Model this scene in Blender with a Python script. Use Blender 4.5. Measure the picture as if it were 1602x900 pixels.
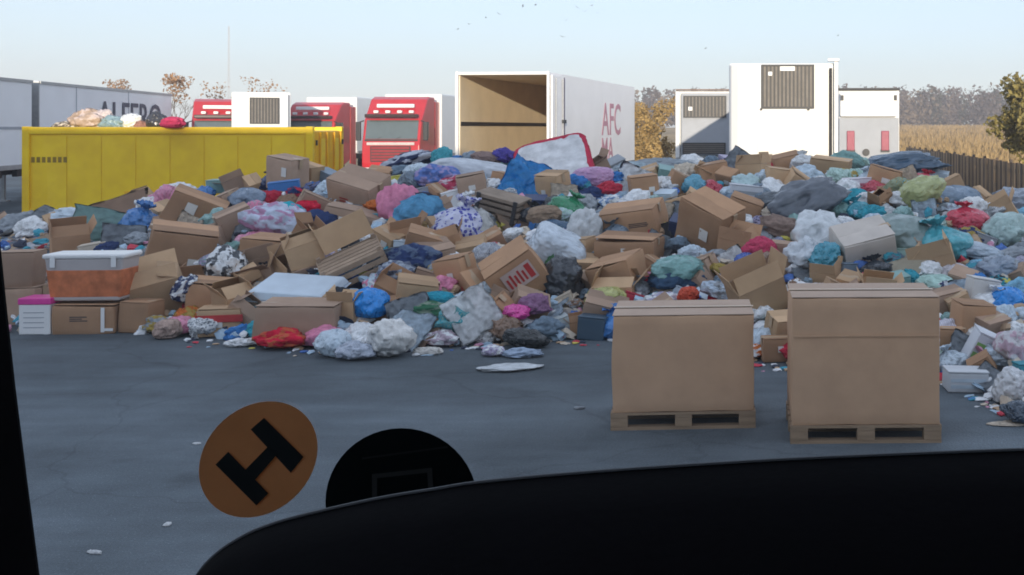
import bpy, bmesh, math, random
import numpy as np
from mathutils import Vector, Matrix, Euler, noise

for o in list(bpy.data.objects): bpy.data.objects.remove(o)
S = bpy.context.scene
C = S.collection
R = math.radians

# ---------------------------------------------------------------- camera
F = 1700.0                       # focal length in pixels of the 1602-wide photograph
PX = 1200.0                      # the photograph is cropped from the left of a wider view: optical axis at this column
EYE = 2.5                        # eye height in a lorry cab
cam_d = bpy.data.cameras.new('camera'); cam = bpy.data.objects.new('camera', cam_d); C.objects.link(cam)
cam.location = (0, 0, EYE); cam.rotation_euler = (R(90), 0, 0)
cam_d.sensor_width = 36; cam_d.lens = 36*F/1602; cam_d.shift_y = -250/1602; cam_d.shift_x = (801-PX)/1602
cam_d.clip_start = 0.05; cam_d.clip_end = 6000
S.camera = cam

# ---------------------------------------------------------------- sky and sun
SUN_EL, SUN_AZ = R(7.0), R(-9)   # light travels away from the viewer, drifting left
w = bpy.data.worlds.new('World'); S.world = w; w.use_nodes = True
nt = w.node_tree; nt.nodes.clear()
sky = nt.nodes.new('ShaderNodeTexSky'); sky.sky_type = 'NISHITA'; sky.sun_disc = False
sky.sun_elevation = SUN_EL; sky.sun_rotation = R(180) + SUN_AZ
sky.altitude = 200; sky.air_density = 1.0; sky.dust_density = 0.6; sky.ozone_density = 3.0
bg = nt.nodes.new('ShaderNodeBackground'); bg.inputs[1].default_value = 0.15
wo = nt.nodes.new('ShaderNodeOutputWorld')
# thin even high haze over the whole sky: scaled clear sky plus one pale constant
sc0 = nt.nodes.new('ShaderNodeVectorMath'); sc0.operation = 'SCALE'; sc0.inputs['Scale'].default_value = 0.40
ad0 = nt.nodes.new('ShaderNodeVectorMath'); ad0.operation = 'ADD'; ad0.inputs[1].default_value = (2.50, 2.70, 3.18)
nt.links.new(sky.outputs[0], sc0.inputs[0]); nt.links.new(sc0.outputs[0], ad0.inputs[0])
nt.links.new(ad0.outputs[0], bg.inputs[0]); nt.links.new(bg.outputs[0], wo.inputs[0])
sd = bpy.data.lights.new('sun', 'SUN'); sun = bpy.data.objects.new('sun', sd); C.objects.link(sun)
sd.energy = 3.3; sd.angle = R(0.5); sd.color = (1.0, 0.86, 0.68)
ldir = Vector((math.sin(SUN_AZ)*math.cos(SUN_EL), math.cos(SUN_AZ)*math.cos(SUN_EL), -math.sin(SUN_EL)))
sun.rotation_euler = ldir.to_track_quat('-Z', 'Y').to_euler(); sun.location = (-30, -40, 20)

S.view_settings.view_transform = 'Standard'; S.view_settings.look = 'None'
S.view_settings.exposure = 0.74; S.view_settings.gamma = 1.0; S.view_settings.use_curve_mapping = False
S.render.engine = 'CYCLES'; S.cycles.use_denoising = True; S.cycles.filter_width = 1.8
S.cycles.max_bounces = 8; S.cycles.transparent_max_bounces = 12
S.cycles.volume_bounces = 0; S.cycles.volume_step_rate = 4

rnd = random.Random(7)

# ---------------------------------------------------------------- helpers
def pw(x, y, d):                 # a point of the place seen at pixel (x, y), d metres ahead
    return Vector(((x-PX)/F*d, d, EYE-(y-200)/F*d))

MATS = {}
def mat(key, col, rough=0.8, var=0.15, scale=4.0, bump=0.0, bscale=None, metal=0.0, spec=0.3, col2=None, mix=None,
        stretch=None, rand=0.0, coat=0.0, crinkle=0.0):
    """Procedural material: base colour varied by noise, optional second colour patches and bump."""
    if key in MATS: return MATS[key]
    m = bpy.data.materials.new(key); m.use_nodes = True
    n = m.node_tree.nodes; l = m.node_tree.links
    b = n['Principled BSDF']
    tc = n.new('ShaderNodeTexCoord'); mp = n.new('ShaderNodeMapping')
    l.new(tc.outputs['Object'], mp.inputs[0])
    if stretch: mp.inputs['Scale'].default_value = stretch
    oi = n.new('ShaderNodeObjectInfo')
    ad = n.new('ShaderNodeVectorMath'); ad.operation = 'ADD'
    sc_ = n.new('ShaderNodeVectorMath'); sc_.operation = 'SCALE'; sc_.inputs[0].default_value = (31.7, 17.3, 53.1)
    l.new(oi.outputs['Random'], sc_.inputs['Scale'])
    l.new(mp.outputs[0], ad.inputs[0]); l.new(sc_.outputs[0], ad.inputs[1])
    ns = n.new('ShaderNodeTexNoise'); ns.inputs['Scale'].default_value = scale; ns.inputs['Detail'].default_value = 6
    ns.inputs['Roughness'].default_value = 0.62
    l.new(ad.outputs[0], ns.inputs['Vector'])
    rp = n.new('ShaderNodeValToRGB')
    lo = [max(0, c*(1-var)) for c in col]; hi = [min(1, c*(1+var)) for c in col]
    rp.color_ramp.elements[0].position = 0.3; rp.color_ramp.elements[1].position = 0.7
    rp.color_ramp.elements[0].color = (*lo, 1); rp.color_ramp.elements[1].color = (*hi, 1)
    l.new(ns.outputs['Fac'], rp.inputs[0])
    out = rp.outputs[0]
    if col2 is not None:
        if mix == 'stripes':
            tx = n.new('ShaderNodeTexWave'); tx.inputs['Scale'].default_value = 3.5; tx.inputs['Distortion'].default_value = 2.5
            fac = tx.outputs['Fac']
        elif mix == 'dots':
            tx = n.new('ShaderNodeTexVoronoi'); tx.inputs['Scale'].default_value = 5.0; fac = tx.outputs['Distance']
        else:
            tx = n.new('ShaderNodeTexNoise'); tx.inputs['Scale'].default_value = 2.2; tx.inputs['Detail'].default_value = 3; fac = tx.outputs['Fac']
        l.new(ad.outputs[0], tx.inputs['Vector'])
        r2 = n.new('ShaderNodeValToRGB'); e = r2.color_ramp.elements
        mid = {'stripes': .5, 'dots': .42}.get(mix, .52)
        e[0].position = mid-.03; e[1].position = mid+.03
        l.new(fac, r2.inputs[0])
        mx = n.new('ShaderNodeMix'); mx.data_type = 'RGBA'
        l.new(r2.outputs[0], mx.inputs[0]); l.new(out, mx.inputs[6]); mx.inputs[7].default_value = (*col2, 1)
        out = mx.outputs[2]
    if rand:
        hs = n.new('ShaderNodeHueSaturation')
        mr = n.new('ShaderNodeMapRange'); mr.inputs['To Min'].default_value = 1-rand; mr.inputs['To Max'].default_value = 1+rand
        l.new(oi.outputs['Random'], mr.inputs[0]); l.new(mr.outputs[0], hs.inputs['Value']); l.new(out, hs.inputs['Color'])
        out = hs.outputs[0]
    l.new(out, b.inputs['Base Color'])
    b.inputs['Roughness'].default_value = rough; b.inputs['Metallic'].default_value = metal
    b.inputs['Specular IOR Level'].default_value = spec; b.inputs['Coat Weight'].default_value = coat
    if bump:
        nb = n.new('ShaderNodeTexNoise'); nb.inputs['Scale'].default_value = bscale or scale*4; nb.inputs['Detail'].default_value = 4
        l.new(ad.outputs[0], nb.inputs['Vector'])
        bp = n.new('ShaderNodeBump'); bp.inputs['Strength'].default_value = bump; bp.inputs['Distance'].default_value = 0.03
        if crinkle:
            nb.noise_type = 'RIDGED_MULTIFRACTAL'; nb.normalize = True; bp.inputs['Distance'].default_value = crinkle
        l.new(nb.outputs['Fac'], bp.inputs['Height']); l.new(bp.outputs[0], b.inputs['Normal'])
    MATS[key] = m
    return m

def link(name, me, m=None, parent=None):
    o = bpy.data.objects.new(name, me); C.objects.link(o)
    if parent is not None: o.parent = parent
    if m is not None and me is not None:
        if not me.materials: me.materials.append(m)
        elif me.materials[0] is not m:
            o.material_slots[0].link = 'OBJECT'; o.material_slots[0].material = m
    return o

def tag(o, label, cat, group=None, kind=None):
    if label: o['label'] = label
    if cat: o['category'] = cat
    if group: o['group'] = group
    if kind: o['kind'] = kind
    return o

def empty(name, loc=(0, 0, 0), rot=(0, 0, 0)):
    o = bpy.data.objects.new(name, None); C.objects.link(o); o.location = loc; o.rotation_euler = rot
    o.empty_display_size = 0.2
    return o

class MB:
    """Collects simple solids into one mesh."""
    def __init__(s): s.v = []; s.f = []
    def add(s, vs, fs):
        k = len(s.v); s.v += [tuple(v) for v in vs]; s.f += [tuple(i+k for i in f) for f in fs]; return s
    def box(s, x0, x1, y0, y1, z0, z1, M=None):
        vs = [Vector((x, y, z)) for z in (z0, z1) for y in (y0, y1) for x in (x0, x1)]
        if M: vs = [M @ v for v in vs]
        return s.add(vs, [(0, 2, 3, 1), (4, 5, 7, 6), (0, 1, 5, 4), (2, 6, 7, 3), (0, 4, 6, 2), (1, 3, 7, 5)])
    def tube(s, pts, r, n=8, cap=True):
        pts = [Vector(p) for p in pts]; rs = r if isinstance(r, (list, tuple)) else [r]*len(pts)
        rings = []; vs = []; fs = []
        for i, p in enumerate(pts):
            d = (pts[min(i+1, len(pts)-1)]-pts[max(i-1, 0)]).normalized()
            a = d.orthogonal().normalized() if i == 0 else (a - d*a.dot(d)).normalized()
            bb = d.cross(a)
            vs += [p + (a*math.cos(t)+bb*math.sin(t))*rs[i] for t in [2*math.pi*k/n for k in range(n)]]
        for i in range(len(pts)-1):
            for k in range(n):
                fs.append((i*n+k, i*n+(k+1) % n, (i+1)*n+(k+1) % n, (i+1)*n+k))
        if cap:
            fs.append(tuple(range(n-1, -1, -1))); fs.append(tuple((len(pts)-1)*n+k for k in range(n)))
        return s.add(vs, fs)
    def prism(s, prof, x0, x1):      # profile in (y, z) extruded along x
        n = len(prof); vs = [(x0, y, z) for y, z in prof]+[(x1, y, z) for y, z in prof]
        fs = [tuple(range(n)), tuple(range(2*n-1, n-1, -1))]+[(i, n+i, n+(i+1) % n, (i+1) % n) for i in range(n)]
        return s.add(vs, fs)
    def mesh(s, name):
        me = bpy.data.meshes.new(name); me.from_pydata(s.v, [], s.f); me.validate()
        bm = bmesh.new(); bm.from_mesh(me); bmesh.ops.recalc_face_normals(bm, faces=bm.faces); bm.to_mesh(me); bm.free()
        return me
    def build(s, name, m, parent=None, bevel=0, seg=2, smooth=False):
        me = s.mesh(name); o = link(name, me, m, parent)
        if smooth: me.polygons.foreach_set('use_smooth', [True]*len(me.polygons))
        if bevel:
            b = o.modifiers.new('bevel', 'BEVEL'); b.width = bevel; b.segments = seg; b.limit_method = 'ANGLE'
        return o

def box(name, m, parent, x0, x1, y0, y1, z0, z1, bevel=0):
    return MB().box(x0, x1, y0, y1, z0, z1).build(name, m, parent, bevel)

def text_mesh(txt, size, depth=0.004, bold=0.0):
    cu = bpy.data.curves.new('lettering', 'FONT'); cu.body = txt; cu.size = size; cu.extrude = depth; cu.offset = bold
    cu.align_x = 'CENTER'; cu.align_y = 'CENTER'; cu.resolution_u = 3
    o = bpy.data.objects.new('lettering', cu); C.objects.link(o)
    dg = bpy.context.evaluated_depsgraph_get()
    me = bpy.data.meshes.new_from_object(o.evaluated_get(dg))
    bpy.data.objects.remove(o); me.materials.clear()
    return me

def interp(x, pts):
    xs = [p[0] for p in pts]; ys = [p[1] for p in pts]
    return float(np.interp(x, xs, ys))

# ---------------------------------------------------------------- shared materials
asphalt = mat('asphalt', (.098, .120, .138), .9, .24, .9, .5, 45)
steel = mat('steel_dark', (.03, .03, .033), .5, .2, 8, spec=.5)
galv = mat('galvanised', (.35, .36, .37), .45, .15, 10, metal=.6)
white_p = mat('white_paint', (.80, .80, .79), .35, .04, 1.2, .02, 3, spec=.5)
white_d = mat('trailer_side', (.86, .85, .86), .5, .05, .8, .03, 3)
red_p = mat('red_paint', (.48, .025, .035), .3, .1, 2, spec=.5, coat=.4)
yel_p = mat('yellow_paint', (.97, .60, .02), .42, .14, 1.6, .08, 3, spec=.4)
yel_d = mat('yellow_door', (.85, .46, .02), .5, .14, 2.5)
rubber = mat('rubber', (.02, .02, .02), .9, .2, 10)
glassd = mat('dark_glass', (.10, .125, .125), .08, .1, 2, spec=1.0, coat=.6)
card = mat('cardboard', (.43, .255, .148), .88, .10, 3.0, .08, 30, rand=.24)
card2 = mat('cardboard_grey', (.39, .27, .195), .9, .12, 2.5, .08, 30, rand=.24)
card3 = mat('cardboard_pale', (.50, .335, .20), .9, .10, 2.5, .08, 30, rand=.24)
card_in = mat('cardboard_inside', (.36, .235, .14), .92, .12, 3)
tape_m = mat('packing_tape', (.45, .32, .20), .35, .1, 8, spec=.5)
wood = mat('pallet_wood', (.30, .21, .135), .85, .2, 3, .2, 25, stretch=(1, 8, 8))
black_pl = mat('black_plastic', (.0035, .0035, .0045), .85, .2, 6, .04, 150, spec=.02)

# ---------------------------------------------------------------- ground
def sheet(name, pts, m, z=0.0, kind='structure'):
    me = bpy.data.meshes.new(name); me.from_pydata([(x, y, z) for x, y in pts], [], [tuple(range(len(pts)))])
    o = link(name, me, m); o['kind'] = kind; return o

def field_z(x, y):
    t = min(1, max(0, (y-70)/280)); return 2.56*t*t*(3-2*t) - 0.01
grass_m = mat('dry_grass', (.34, .24, .12), .95, .35, .12, .5, 6, stretch=(1, .25, 1))
ys = [-400, -60, 20, 40, 55, 70, 85, 100, 120, 150, 180, 220, 260, 300, 350, 500, 900, 2000, 4500]
xs = [-4000, -1500, -600, -250, -100, -40, 0, 20, 40, 70, 110, 160, 250, 600, 1500, 4000]
me = bpy.data.meshes.new('field')
me.from_pydata([(x, y, field_z(x, y)) for y in ys for x in xs], [],
               [(j*len(xs)+i, j*len(xs)+i+1, (j+1)*len(xs)+i+1, (j+1)*len(xs)+i) for j in range(len(ys)-1) for i in range(len(xs)-1)])
o = link('field', me, grass_m); o['kind'] = 'structure'; o['label'] = 'golden dry field rising gently beyond the fence'
yard = sheet('yard_pavement', [(-70, -50), (8.3, -50), (8.9, 69.5), (-70, 69.5)], asphalt, 0.0)
yard['label'] = 'grey worn asphalt of the lorry yard'
# richer asphalt: tyre polish, patches and small stones
n = asphalt.node_tree.nodes; l = asphalt.node_tree.links
tc = n.new('ShaderNodeTexCoord'); n1 = n.new('ShaderNodeTexNoise'); n1.inputs['Scale'].default_value = .35; n1.inputs['Detail'].default_value = 5
mp = n.new('ShaderNodeMapping'); mp.inputs['Scale'].default_value = (.35, 1.2, 1); mp.inputs['Rotation'].default_value = (0, 0, .15)
l.new(tc.outputs['Object'], mp.inputs[0]); l.new(mp.outputs[0], n1.inputs['Vector'])
n2 = n.new('ShaderNodeTexNoise'); n2.inputs['Scale'].default_value = 90; n2.inputs['Detail'].default_value = 2
l.new(tc.outputs['Object'], n2.inputs['Vector'])
r1 = n.new('ShaderNodeMapRange'); r1.inputs[1].default_value = .3; r1.inputs[2].default_value = .7; r1.inputs[3].default_value = .68; r1.inputs[4].default_value = 1.36
l.new(n1.outputs['Fac'], r1.inputs[0])
r2 = n.new('ShaderNodeMapRange'); r2.inputs[1].default_value = .3; r2.inputs[2].default_value = .75; r2.inputs[3].default_value = .8; r2.inputs[4].default_value = 1.25
l.new(n2.outputs['Fac'], r2.inputs[0])
mu = n.new('ShaderNodeMath'); mu.operation = 'MULTIPLY'; l.new(r1.outputs[0], mu.inputs[0]); l.new(r2.outputs[0], mu.inputs[1])
n3 = n.new('ShaderNodeTexNoise'); n3.inputs['Scale'].default_value = 1.1; n3.inputs['Detail'].default_value = 7; n3.inputs['Distortion'].default_value = .6
l.new(tc.outputs['Object'], n3.inputs['Vector'])
r3 = n.new('ShaderNodeMapRange'); r3.inputs[1].default_value = .60; r3.inputs[2].default_value = .72; r3.inputs[3].default_value = 1.0; r3.inputs[4].default_value = .74
l.new(n3.outputs['Fac'], r3.inputs[0])
m4 = n.new('ShaderNodeMapping'); m4.inputs['Scale'].default_value = (.8, 5, 1); m4.inputs['Rotation'].default_value = (0, 0, -.22)   # tyre scuffs
l.new(tc.outputs['Object'], m4.inputs[0]); n4 = n.new('ShaderNodeTexNoise'); n4.inputs['Scale'].default_value = .8; n4.inputs['Detail'].default_value = 6; l.new(m4.outputs[0], n4.inputs['Vector'])
r4 = n.new('ShaderNodeMapRange'); r4.inputs[1].default_value = .4; r4.inputs[2].default_value = .72; r4.inputs[3].default_value = .94; r4.inputs[4].default_value = 1.14; l.new(n4.outputs['Fac'], r4.inputs[0])
v5 = n.new('ShaderNodeTexVoronoi'); v5.inputs['Scale'].default_value = 38; l.new(tc.outputs['Object'], v5.inputs['Vector'])
r5 = n.new('ShaderNodeMapRange'); r5.inputs[1].default_value = .10; r5.inputs[2].default_value = .16; r5.inputs[3].default_value = 1.9; r5.inputs[4].default_value = 1.0; l.new(v5.outputs['Distance'], r5.inputs[0])
nw = n.new('ShaderNodeTexNoise'); nw.inputs['Scale'].default_value = 1.3; nw.inputs['Detail'].default_value = 4; l.new(tc.outputs['Object'], nw.inputs['Vector'])
wv_ = n.new('ShaderNodeVectorMath'); wv_.operation = 'MULTIPLY_ADD'; wv_.inputs[1].default_value = (.9, .9, 0); l.new(nw.outputs['Color'], wv_.inputs[0]); l.new(tc.outputs['Object'], wv_.inputs[2])
v6 = n.new('ShaderNodeTexVoronoi'); v6.feature = 'DISTANCE_TO_EDGE'; v6.inputs['Scale'].default_value = .33; l.new(wv_.outputs[0], v6.inputs['Vector'])
r6 = n.new('ShaderNodeMapRange'); r6.inputs[1].default_value = .002; r6.inputs[2].default_value = .007; r6.inputs[3].default_value = .84; r6.inputs[4].default_value = 1.0; l.new(v6.outputs['Distance'], r6.inputs[0])
for rr in (r3, r4, r5, r6):
    m_ = n.new('ShaderNodeMath'); m_.operation = 'MULTIPLY'; l.new(mu.outputs[0], m_.inputs[0]); l.new(rr.outputs[0], m_.inputs[1]); mu = m_
hs = n.new('ShaderNodeHueSaturation'); l.new(mu.outputs[0], hs.inputs['Value'])
bs = n['Principled BSDF'].inputs['Base Color']; src = bs.links[0].from_socket
l.new(src, hs.inputs['Color']); l.new(hs.outputs[0], bs)

# ---------------------------------------------------------------- the heap of rubbish: a real height field
FOOT = [(-400, 520), (0, 522), (200, 520), (350, 532), (500, 545), (650, 545), (850, 535), (950, 528), (1010, 540), (1200, 568), (1350, 590), (1480, 598), (1602, 648), (2000, 700)]
CREST = [(-400, 430), (-60, 385), (0, 366), (60, 356), (130, 348), (200, 335), (260, 318), (340, 306), (430, 292), (520, 285), (640, 270), (750, 268), (830, 264), (950, 272), (1050, 268), (1200, 266), (1300, 266), (1420, 274), (1500, 308), (1602, 350), (1660, 372), (1780, 452), (2000, 460)]
def heap0(X, Y):
    x = PX+F*X/Y
    d0 = EYE*F/(interp(x, FOOT)-200); dc = 19.5 if x < 1300 else 19.5-min(1, (x-1300)/300)*2.5
    H = max(0.0, EYE-(interp(x, CREST)-200)*dc/F)
    t = min(1, max(0, (Y-d0)/(dc-d0)))
    h = H*(1-(1-t)**1.3)
    ye = 22.8 if x > 620 else 20.6+2.2*max(0, (x-480)/140)
    if Y > ye: h *= max(0, 1-(Y-ye)/1.9)
    return h, t
def heap(X, Y):
    h, t = heap0(X, Y)
    return h + (0.10*noise.noise((X*1.1, Y*1.1, 3))+0.05*noise.noise((X*3.1, Y*3.1, 9)))*min(1, t*5)*(1 if h > .03 else 0)
def surf(x, y):                  # where the sight line through a pixel meets the heap (or the yard)
    d = 8.8
    while d < 24.5:
        p = pw(x, y, d)
        if p.z <= max(0.0, heap(p.x, p.y)): return d
        d += .04
    return 20.5

patch = bpy.data.materials.new('mixed_rubbish'); patch.use_nodes = True
n = patch.node_tree.nodes; l = patch.node_tree.links; b = n['Principled BSDF']
tc = n.new('ShaderNodeTexCoord'); vo = n.new('ShaderNodeTexVoronoi'); vo.inputs['Scale'].default_value = 5
l.new(tc.outputs['Object'], vo.inputs['Vector'])
sp = n.new('ShaderNodeSeparateColor'); l.new(vo.outputs['Color'], sp.inputs[0])
rp = n.new('ShaderNodeValToRGB'); rp.color_ramp.interpolation = 'CONSTANT'
cols = [(.10, .12, .15), (.30, .22, .15), (.35, .37, .40), (.05, .08, .16), (.22, .15, .10), (.45, .46, .48), (.08, .07, .07), (.14, .22, .33), (.28, .12, .12), (.33, .25, .17)]
while len(rp.color_ramp.elements) < len(cols): rp.color_ramp.elements.new(.5)
for i, c in enumerate(cols):
    rp.color_ramp.elements[i].position = i/len(cols); rp.color_ramp.elements[i].color = (*c, 1)
l.new(sp.outputs[0], rp.inputs[0]); l.new(rp.outputs[0], b.inputs['Base Color']); b.inputs['Roughness'].default_value = .85
vs = []; fs = []
NU, NY = 230, 130
for j in range(NY):
    Y = 9.0+16.0*j/(NY-1)
    for i in range(NU):
        X = Y*(-0.78+1.11*i/(NU-1))
        h = heap(X, Y)
        if h > .03:
            h += .10*(1-abs(noise.noise((X*4.3, Y*4.3, 1.7)))*2)-.06
            h = max(h, .0)
        vs.append((X, Y, h-.12))
for j in range(NY-1):
    for i in range(NU-1):
        a = j*NU+i; q = (a, a+1, a+NU+1, a+NU)
        if max(vs[k][2] for k in q) > 0.0: fs.append(q)
me = bpy.data.meshes.new('rubbish_heap'); me.from_pydata(vs, [], fs)
o = link('rubbish_heap', me, patch); tag(o, 'loose mixed rubbish filling the gaps between the dumped goods', 'rubbish', kind='stuff')

# ---------------------------------------------------------------- unit shapes for soft goods
def finish(name, bm):
    me = bpy.data.meshes.new(name); bm.to_mesh(me); bm.free()
    me.polygons.foreach_set('use_smooth', [True]*len(me.polygons)); return me
def ridge(p): return 1-2*abs(noise.noise(p))
def soft_mesh(seed, amp=.16, freq=2.4, cr=.34, sub=4):      # crumpled cloth or loose bundle, unit radius
    bm = bmesh.new(); bmesh.ops.create_icosphere(bm, subdivisions=sub, radius=1)
    o = Vector((seed*7.3, seed*3.1, seed*5.7))
    for v in bm.verts:
        p = v.co.normalized()
        wq = p*1.2+o; wv = Vector((noise.noise(wq), noise.noise(wq+Vector((5, 0, 0))), noise.noise(wq+Vector((0, 5, 0)))))
        r = 1+.32*noise.noise(p*1.1+o)+amp*ridge(p*freq+wv*1.2+o)+amp*.45*ridge(p*freq*2.3+wv*1.5-o)+amp*.2*ridge(p*freq*5+o)
        r += cr*noise.voronoi(p*1.9+wv*.5+o)[0][0]+cr*.55*noise.voronoi(p*4.3-wv*.6-o)[0][0]-cr*.7
        q = p*r
        if q.z < -.25: q.z = -.25+(q.z+.25)*.45
        v.co = q*.86
    return finish('soft', bm)
def bag_mesh(seed, neck=True):                               # tied plastic sack, unit radius
    rg = random.Random(seed); o = Vector((seed*2.9, seed*4.3, seed*1.7))
    prof = [(0, -.72), (.45, -.72), (.78, -.62), (.97, -.40), (1.0, -.1), (.93, .2), (.75, .46), (.5, .64), (.28, .76), (.13, .84), (.10, .90), (.2, 1.0), (.34, 1.12), (.40, 1.2)]
    if not neck: prof = prof[:7]+[(.5, .62), (.25, .70), (0, .72)]
    NS = 44; bm = bmesh.new(); rings = []
    pr = []
    for i in range(len(prof)-1):
        for k in range(3):
            t = k/3; pr.append((prof[i][0]*(1-t)+prof[i+1][0]*t, prof[i][1]*(1-t)+prof[i+1][1]*t))
    pr.append(prof[-1])
    lean = (rg.uniform(-.25, .25), rg.uniform(-.25, .25))
    for r, z in pr:
        ring = []
        for k in range(NS):
            a = 2*math.pi*k/NS; p = Vector((math.cos(a), math.sin(a), z))
            g = max(0, z+.1)
            ang = Vector((math.cos(a)*2.2, math.sin(a)*2.2, z*.5))+o
            rr = r*(.86+.34*noise.voronoi(p*2.3+o)[0][0]+.20*noise.noise(p*1.4+o)+.10*ridge(p*2.6+o)+.06*ridge(p*6-o)+.22*g*ridge(ang*1.7))
            zz = z+.10*noise.noise(p*2.1-o)*(1 if z > -.6 else .2)+.04*ridge(p*4+o)*(1 if z > -.5 else 0)
            if z > 1.05: zz += .12*noise.noise(ang*2)
            ring.append(bm.verts.new((rr*p.x+lean[0]*g, rr*p.y+lean[1]*g, zz)))
        rings.append(ring)
    for i in range(len(rings)-1):
        for k in range(NS):
            try: bm.faces.new((rings[i][k], rings[i][(k+1) % NS], rings[i+1][(k+1) % NS], rings[i+1][k]))
            except ValueError: pass
    bmesh.ops.remove_doubles(bm, verts=bm.verts, dist=1e-4)
    return finish('sack', bm)
def slab_mesh(seed, e=.35, amp=.05, freq=1.6):               # pillow or mattress: half sizes 1
    bm = bmesh.new(); bmesh.ops.create_cube(bm, size=2); bmesh.ops.subdivide_edges(bm, edges=bm.edges, cuts=12, use_grid_fill=True)
    o = Vector((seed*3.3, seed*6.1, seed))
    for v in bm.verts:
        p = v.co.copy(); k = (abs(p.x)**(2/e)+abs(p.y)**(2/e)+abs(p.z)**(2/e))**(e/2)
        q = p/k if k > 0 else p
        v.co = q*(1+amp*noise.noise(q*freq+o)+amp*.8*ridge(q*freq*2.1-o))
    return finish('slab', bm)
def sheet_mesh(seed, amp=.13, freq=1.5, n=26, th=.012):      # crumpled sheet, half size 1
    bm = bmesh.new(); o = Vector((seed*1.9, seed*8.3, seed*2.1)); g = []
    for j in range(n):
        row = []
        for i in range(n):
            x, y = 2*i/(n-1)-1, 2*j/(n-1)-1; p = Vector((x, y, 0))
            z = amp*2.2*noise.noise(p*freq*.7+o)+amp*.7*ridge(p*freq+o)+amp*.4*ridge(p*freq*2.4-o)
            row.append(bm.verts.new((x+.12*noise.noise(p*2+o), y+.12*noise.noise(p*2-o), z)))
        g.append(row)
    for j in range(n-1):
        for i in range(n-1): bm.faces.new((g[j][i], g[j][i+1], g[j+1][i+1], g[j+1][i]))
    bmesh.ops.solidify(bm, geom=bm.faces[:], thickness=th)
    return finish('sheet', bm)
SOFT = [soft_mesh(i, .10+.03*(i % 3), 2.0+.35*(i % 4), .30+.09*(i % 4)) for i in range(12)]
SACK = [bag_mesh(i+1) for i in range(9)]
BLOB = [bag_mesh(i+20, False) for i in range(6)]
SLAB = [slab_mesh(i) for i in range(4)]
PILLOW = [slab_mesh(i+9, .75, .07) for i in range(4)]
SHEET = [sheet_mesh(i) for i in range(7)]
DRAPE = [sheet_mesh(i+50, .26, 1.7, 40, .02) for i in range(4)]
PAPER = [sheet_mesh(i+30, .06, 1.0, 12, .006) for i in range(4)]
for g in (SOFT, SACK, BLOB, SLAB, PILLOW, SHEET, PAPER, DRAPE):
    for me in g: me.materials.append(None)

def cloth(col, col2=None, mix=None):
    return mat('cloth_%s_%s_%s' % (col, col2, mix), col, .92, .26, 3, .6, 2.6, col2=col2, mix=mix, spec=.15, crinkle=.10)
def film(col, col2=None, mix=None):
    return mat('film_%s_%s_%s' % (col, col2, mix), col, .27, .20, 3, .6, 3.4, col2=col2, mix=mix, spec=.7, crinkle=.09)
def hard(col): return mat('hard_%s' % (col,), col, .45, .1, 3, .02, 6, spec=.45)

PULL = {'round bright blue ball': .42, 'pink fluffy': .10, 'turquoise garment': .35, 'dark red garment': .2, 'red lettering': .35, 'small hot pink': .45, 'bright blue sack above': .35, 'yellow-green bag at the right': .35, 'green tied bag': .35, 'small orange-red ball': .4, 'round sea-green': .3, 'cream paper sack': .15, 'teal plastic wedge': .3, 'bluish wrapped': .1, 'black jacket': -.15, 'white and navy striped bedding': .2, 'dark green patterned': .3, 'small teal cloth': .35, 'plum cloth': .35, 'perched on the heap': .3, 'small royal blue': .3, 'crimson clothes left': .3, 'black and white striped': .3, 'pale open carton': .2, 'white crumpled plastic': .3, 'dark blue and white bundle': .45, 'orange-brown open': .25, 'large charcoal': .1}
def pull_of(label):
    for k_, v_ in PULL.items():
        if k_ in label: return v_
    return 0.0
ITEMS = []                       # things lying on the heap: (object, px, py, colour word, noun)
LAND = []                        # landmarks for telling neighbours apart: (px, py, phrase)
COUNT = [0]
def place(o, P, rot, scale=(1, 1, 1)):
    o.location = P; o.rotation_euler = rot; o.scale = scale

def soft_item(name, label, cat, x, y, wd, ht, m, shapes, rot=(0, 0, 0), depth=None, ground=False, d=None, group=None, fill=False):
    COUNT[0] += 1; me = shapes[COUNT[0] % len(shapes)]
    if d is None:
        d = EYE*F/(y+ht/2-200) if ground else surf(x, y)
    P = pw(x, y, d); W = wd*d/F/2; H = ht*d/F/2
    D = depth/2 if depth else max(.6*W, min(W, H*1.2))
    if not ground: d2_ = d-(D*.15 if fill else D*.55+.08+pull_of(label)); P = pw(x, y, d2_); W *= d2_/d; H *= d2_/d
    o = link(name, me, m)
    place(o, P, rot, (W, D, H)); tag(o, label, cat, group)
    # rest on the yard when close to it
    if ground or P.z < H*1.1:
        bpy_min = min((Euler(rot).to_matrix() @ Vector((v.co.x*W, v.co.y*D, v.co.z*H))).z for v in me.vertices)
        if ground or P.z+bpy_min < 0: o.location.z = -bpy_min-.005
    return o

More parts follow.
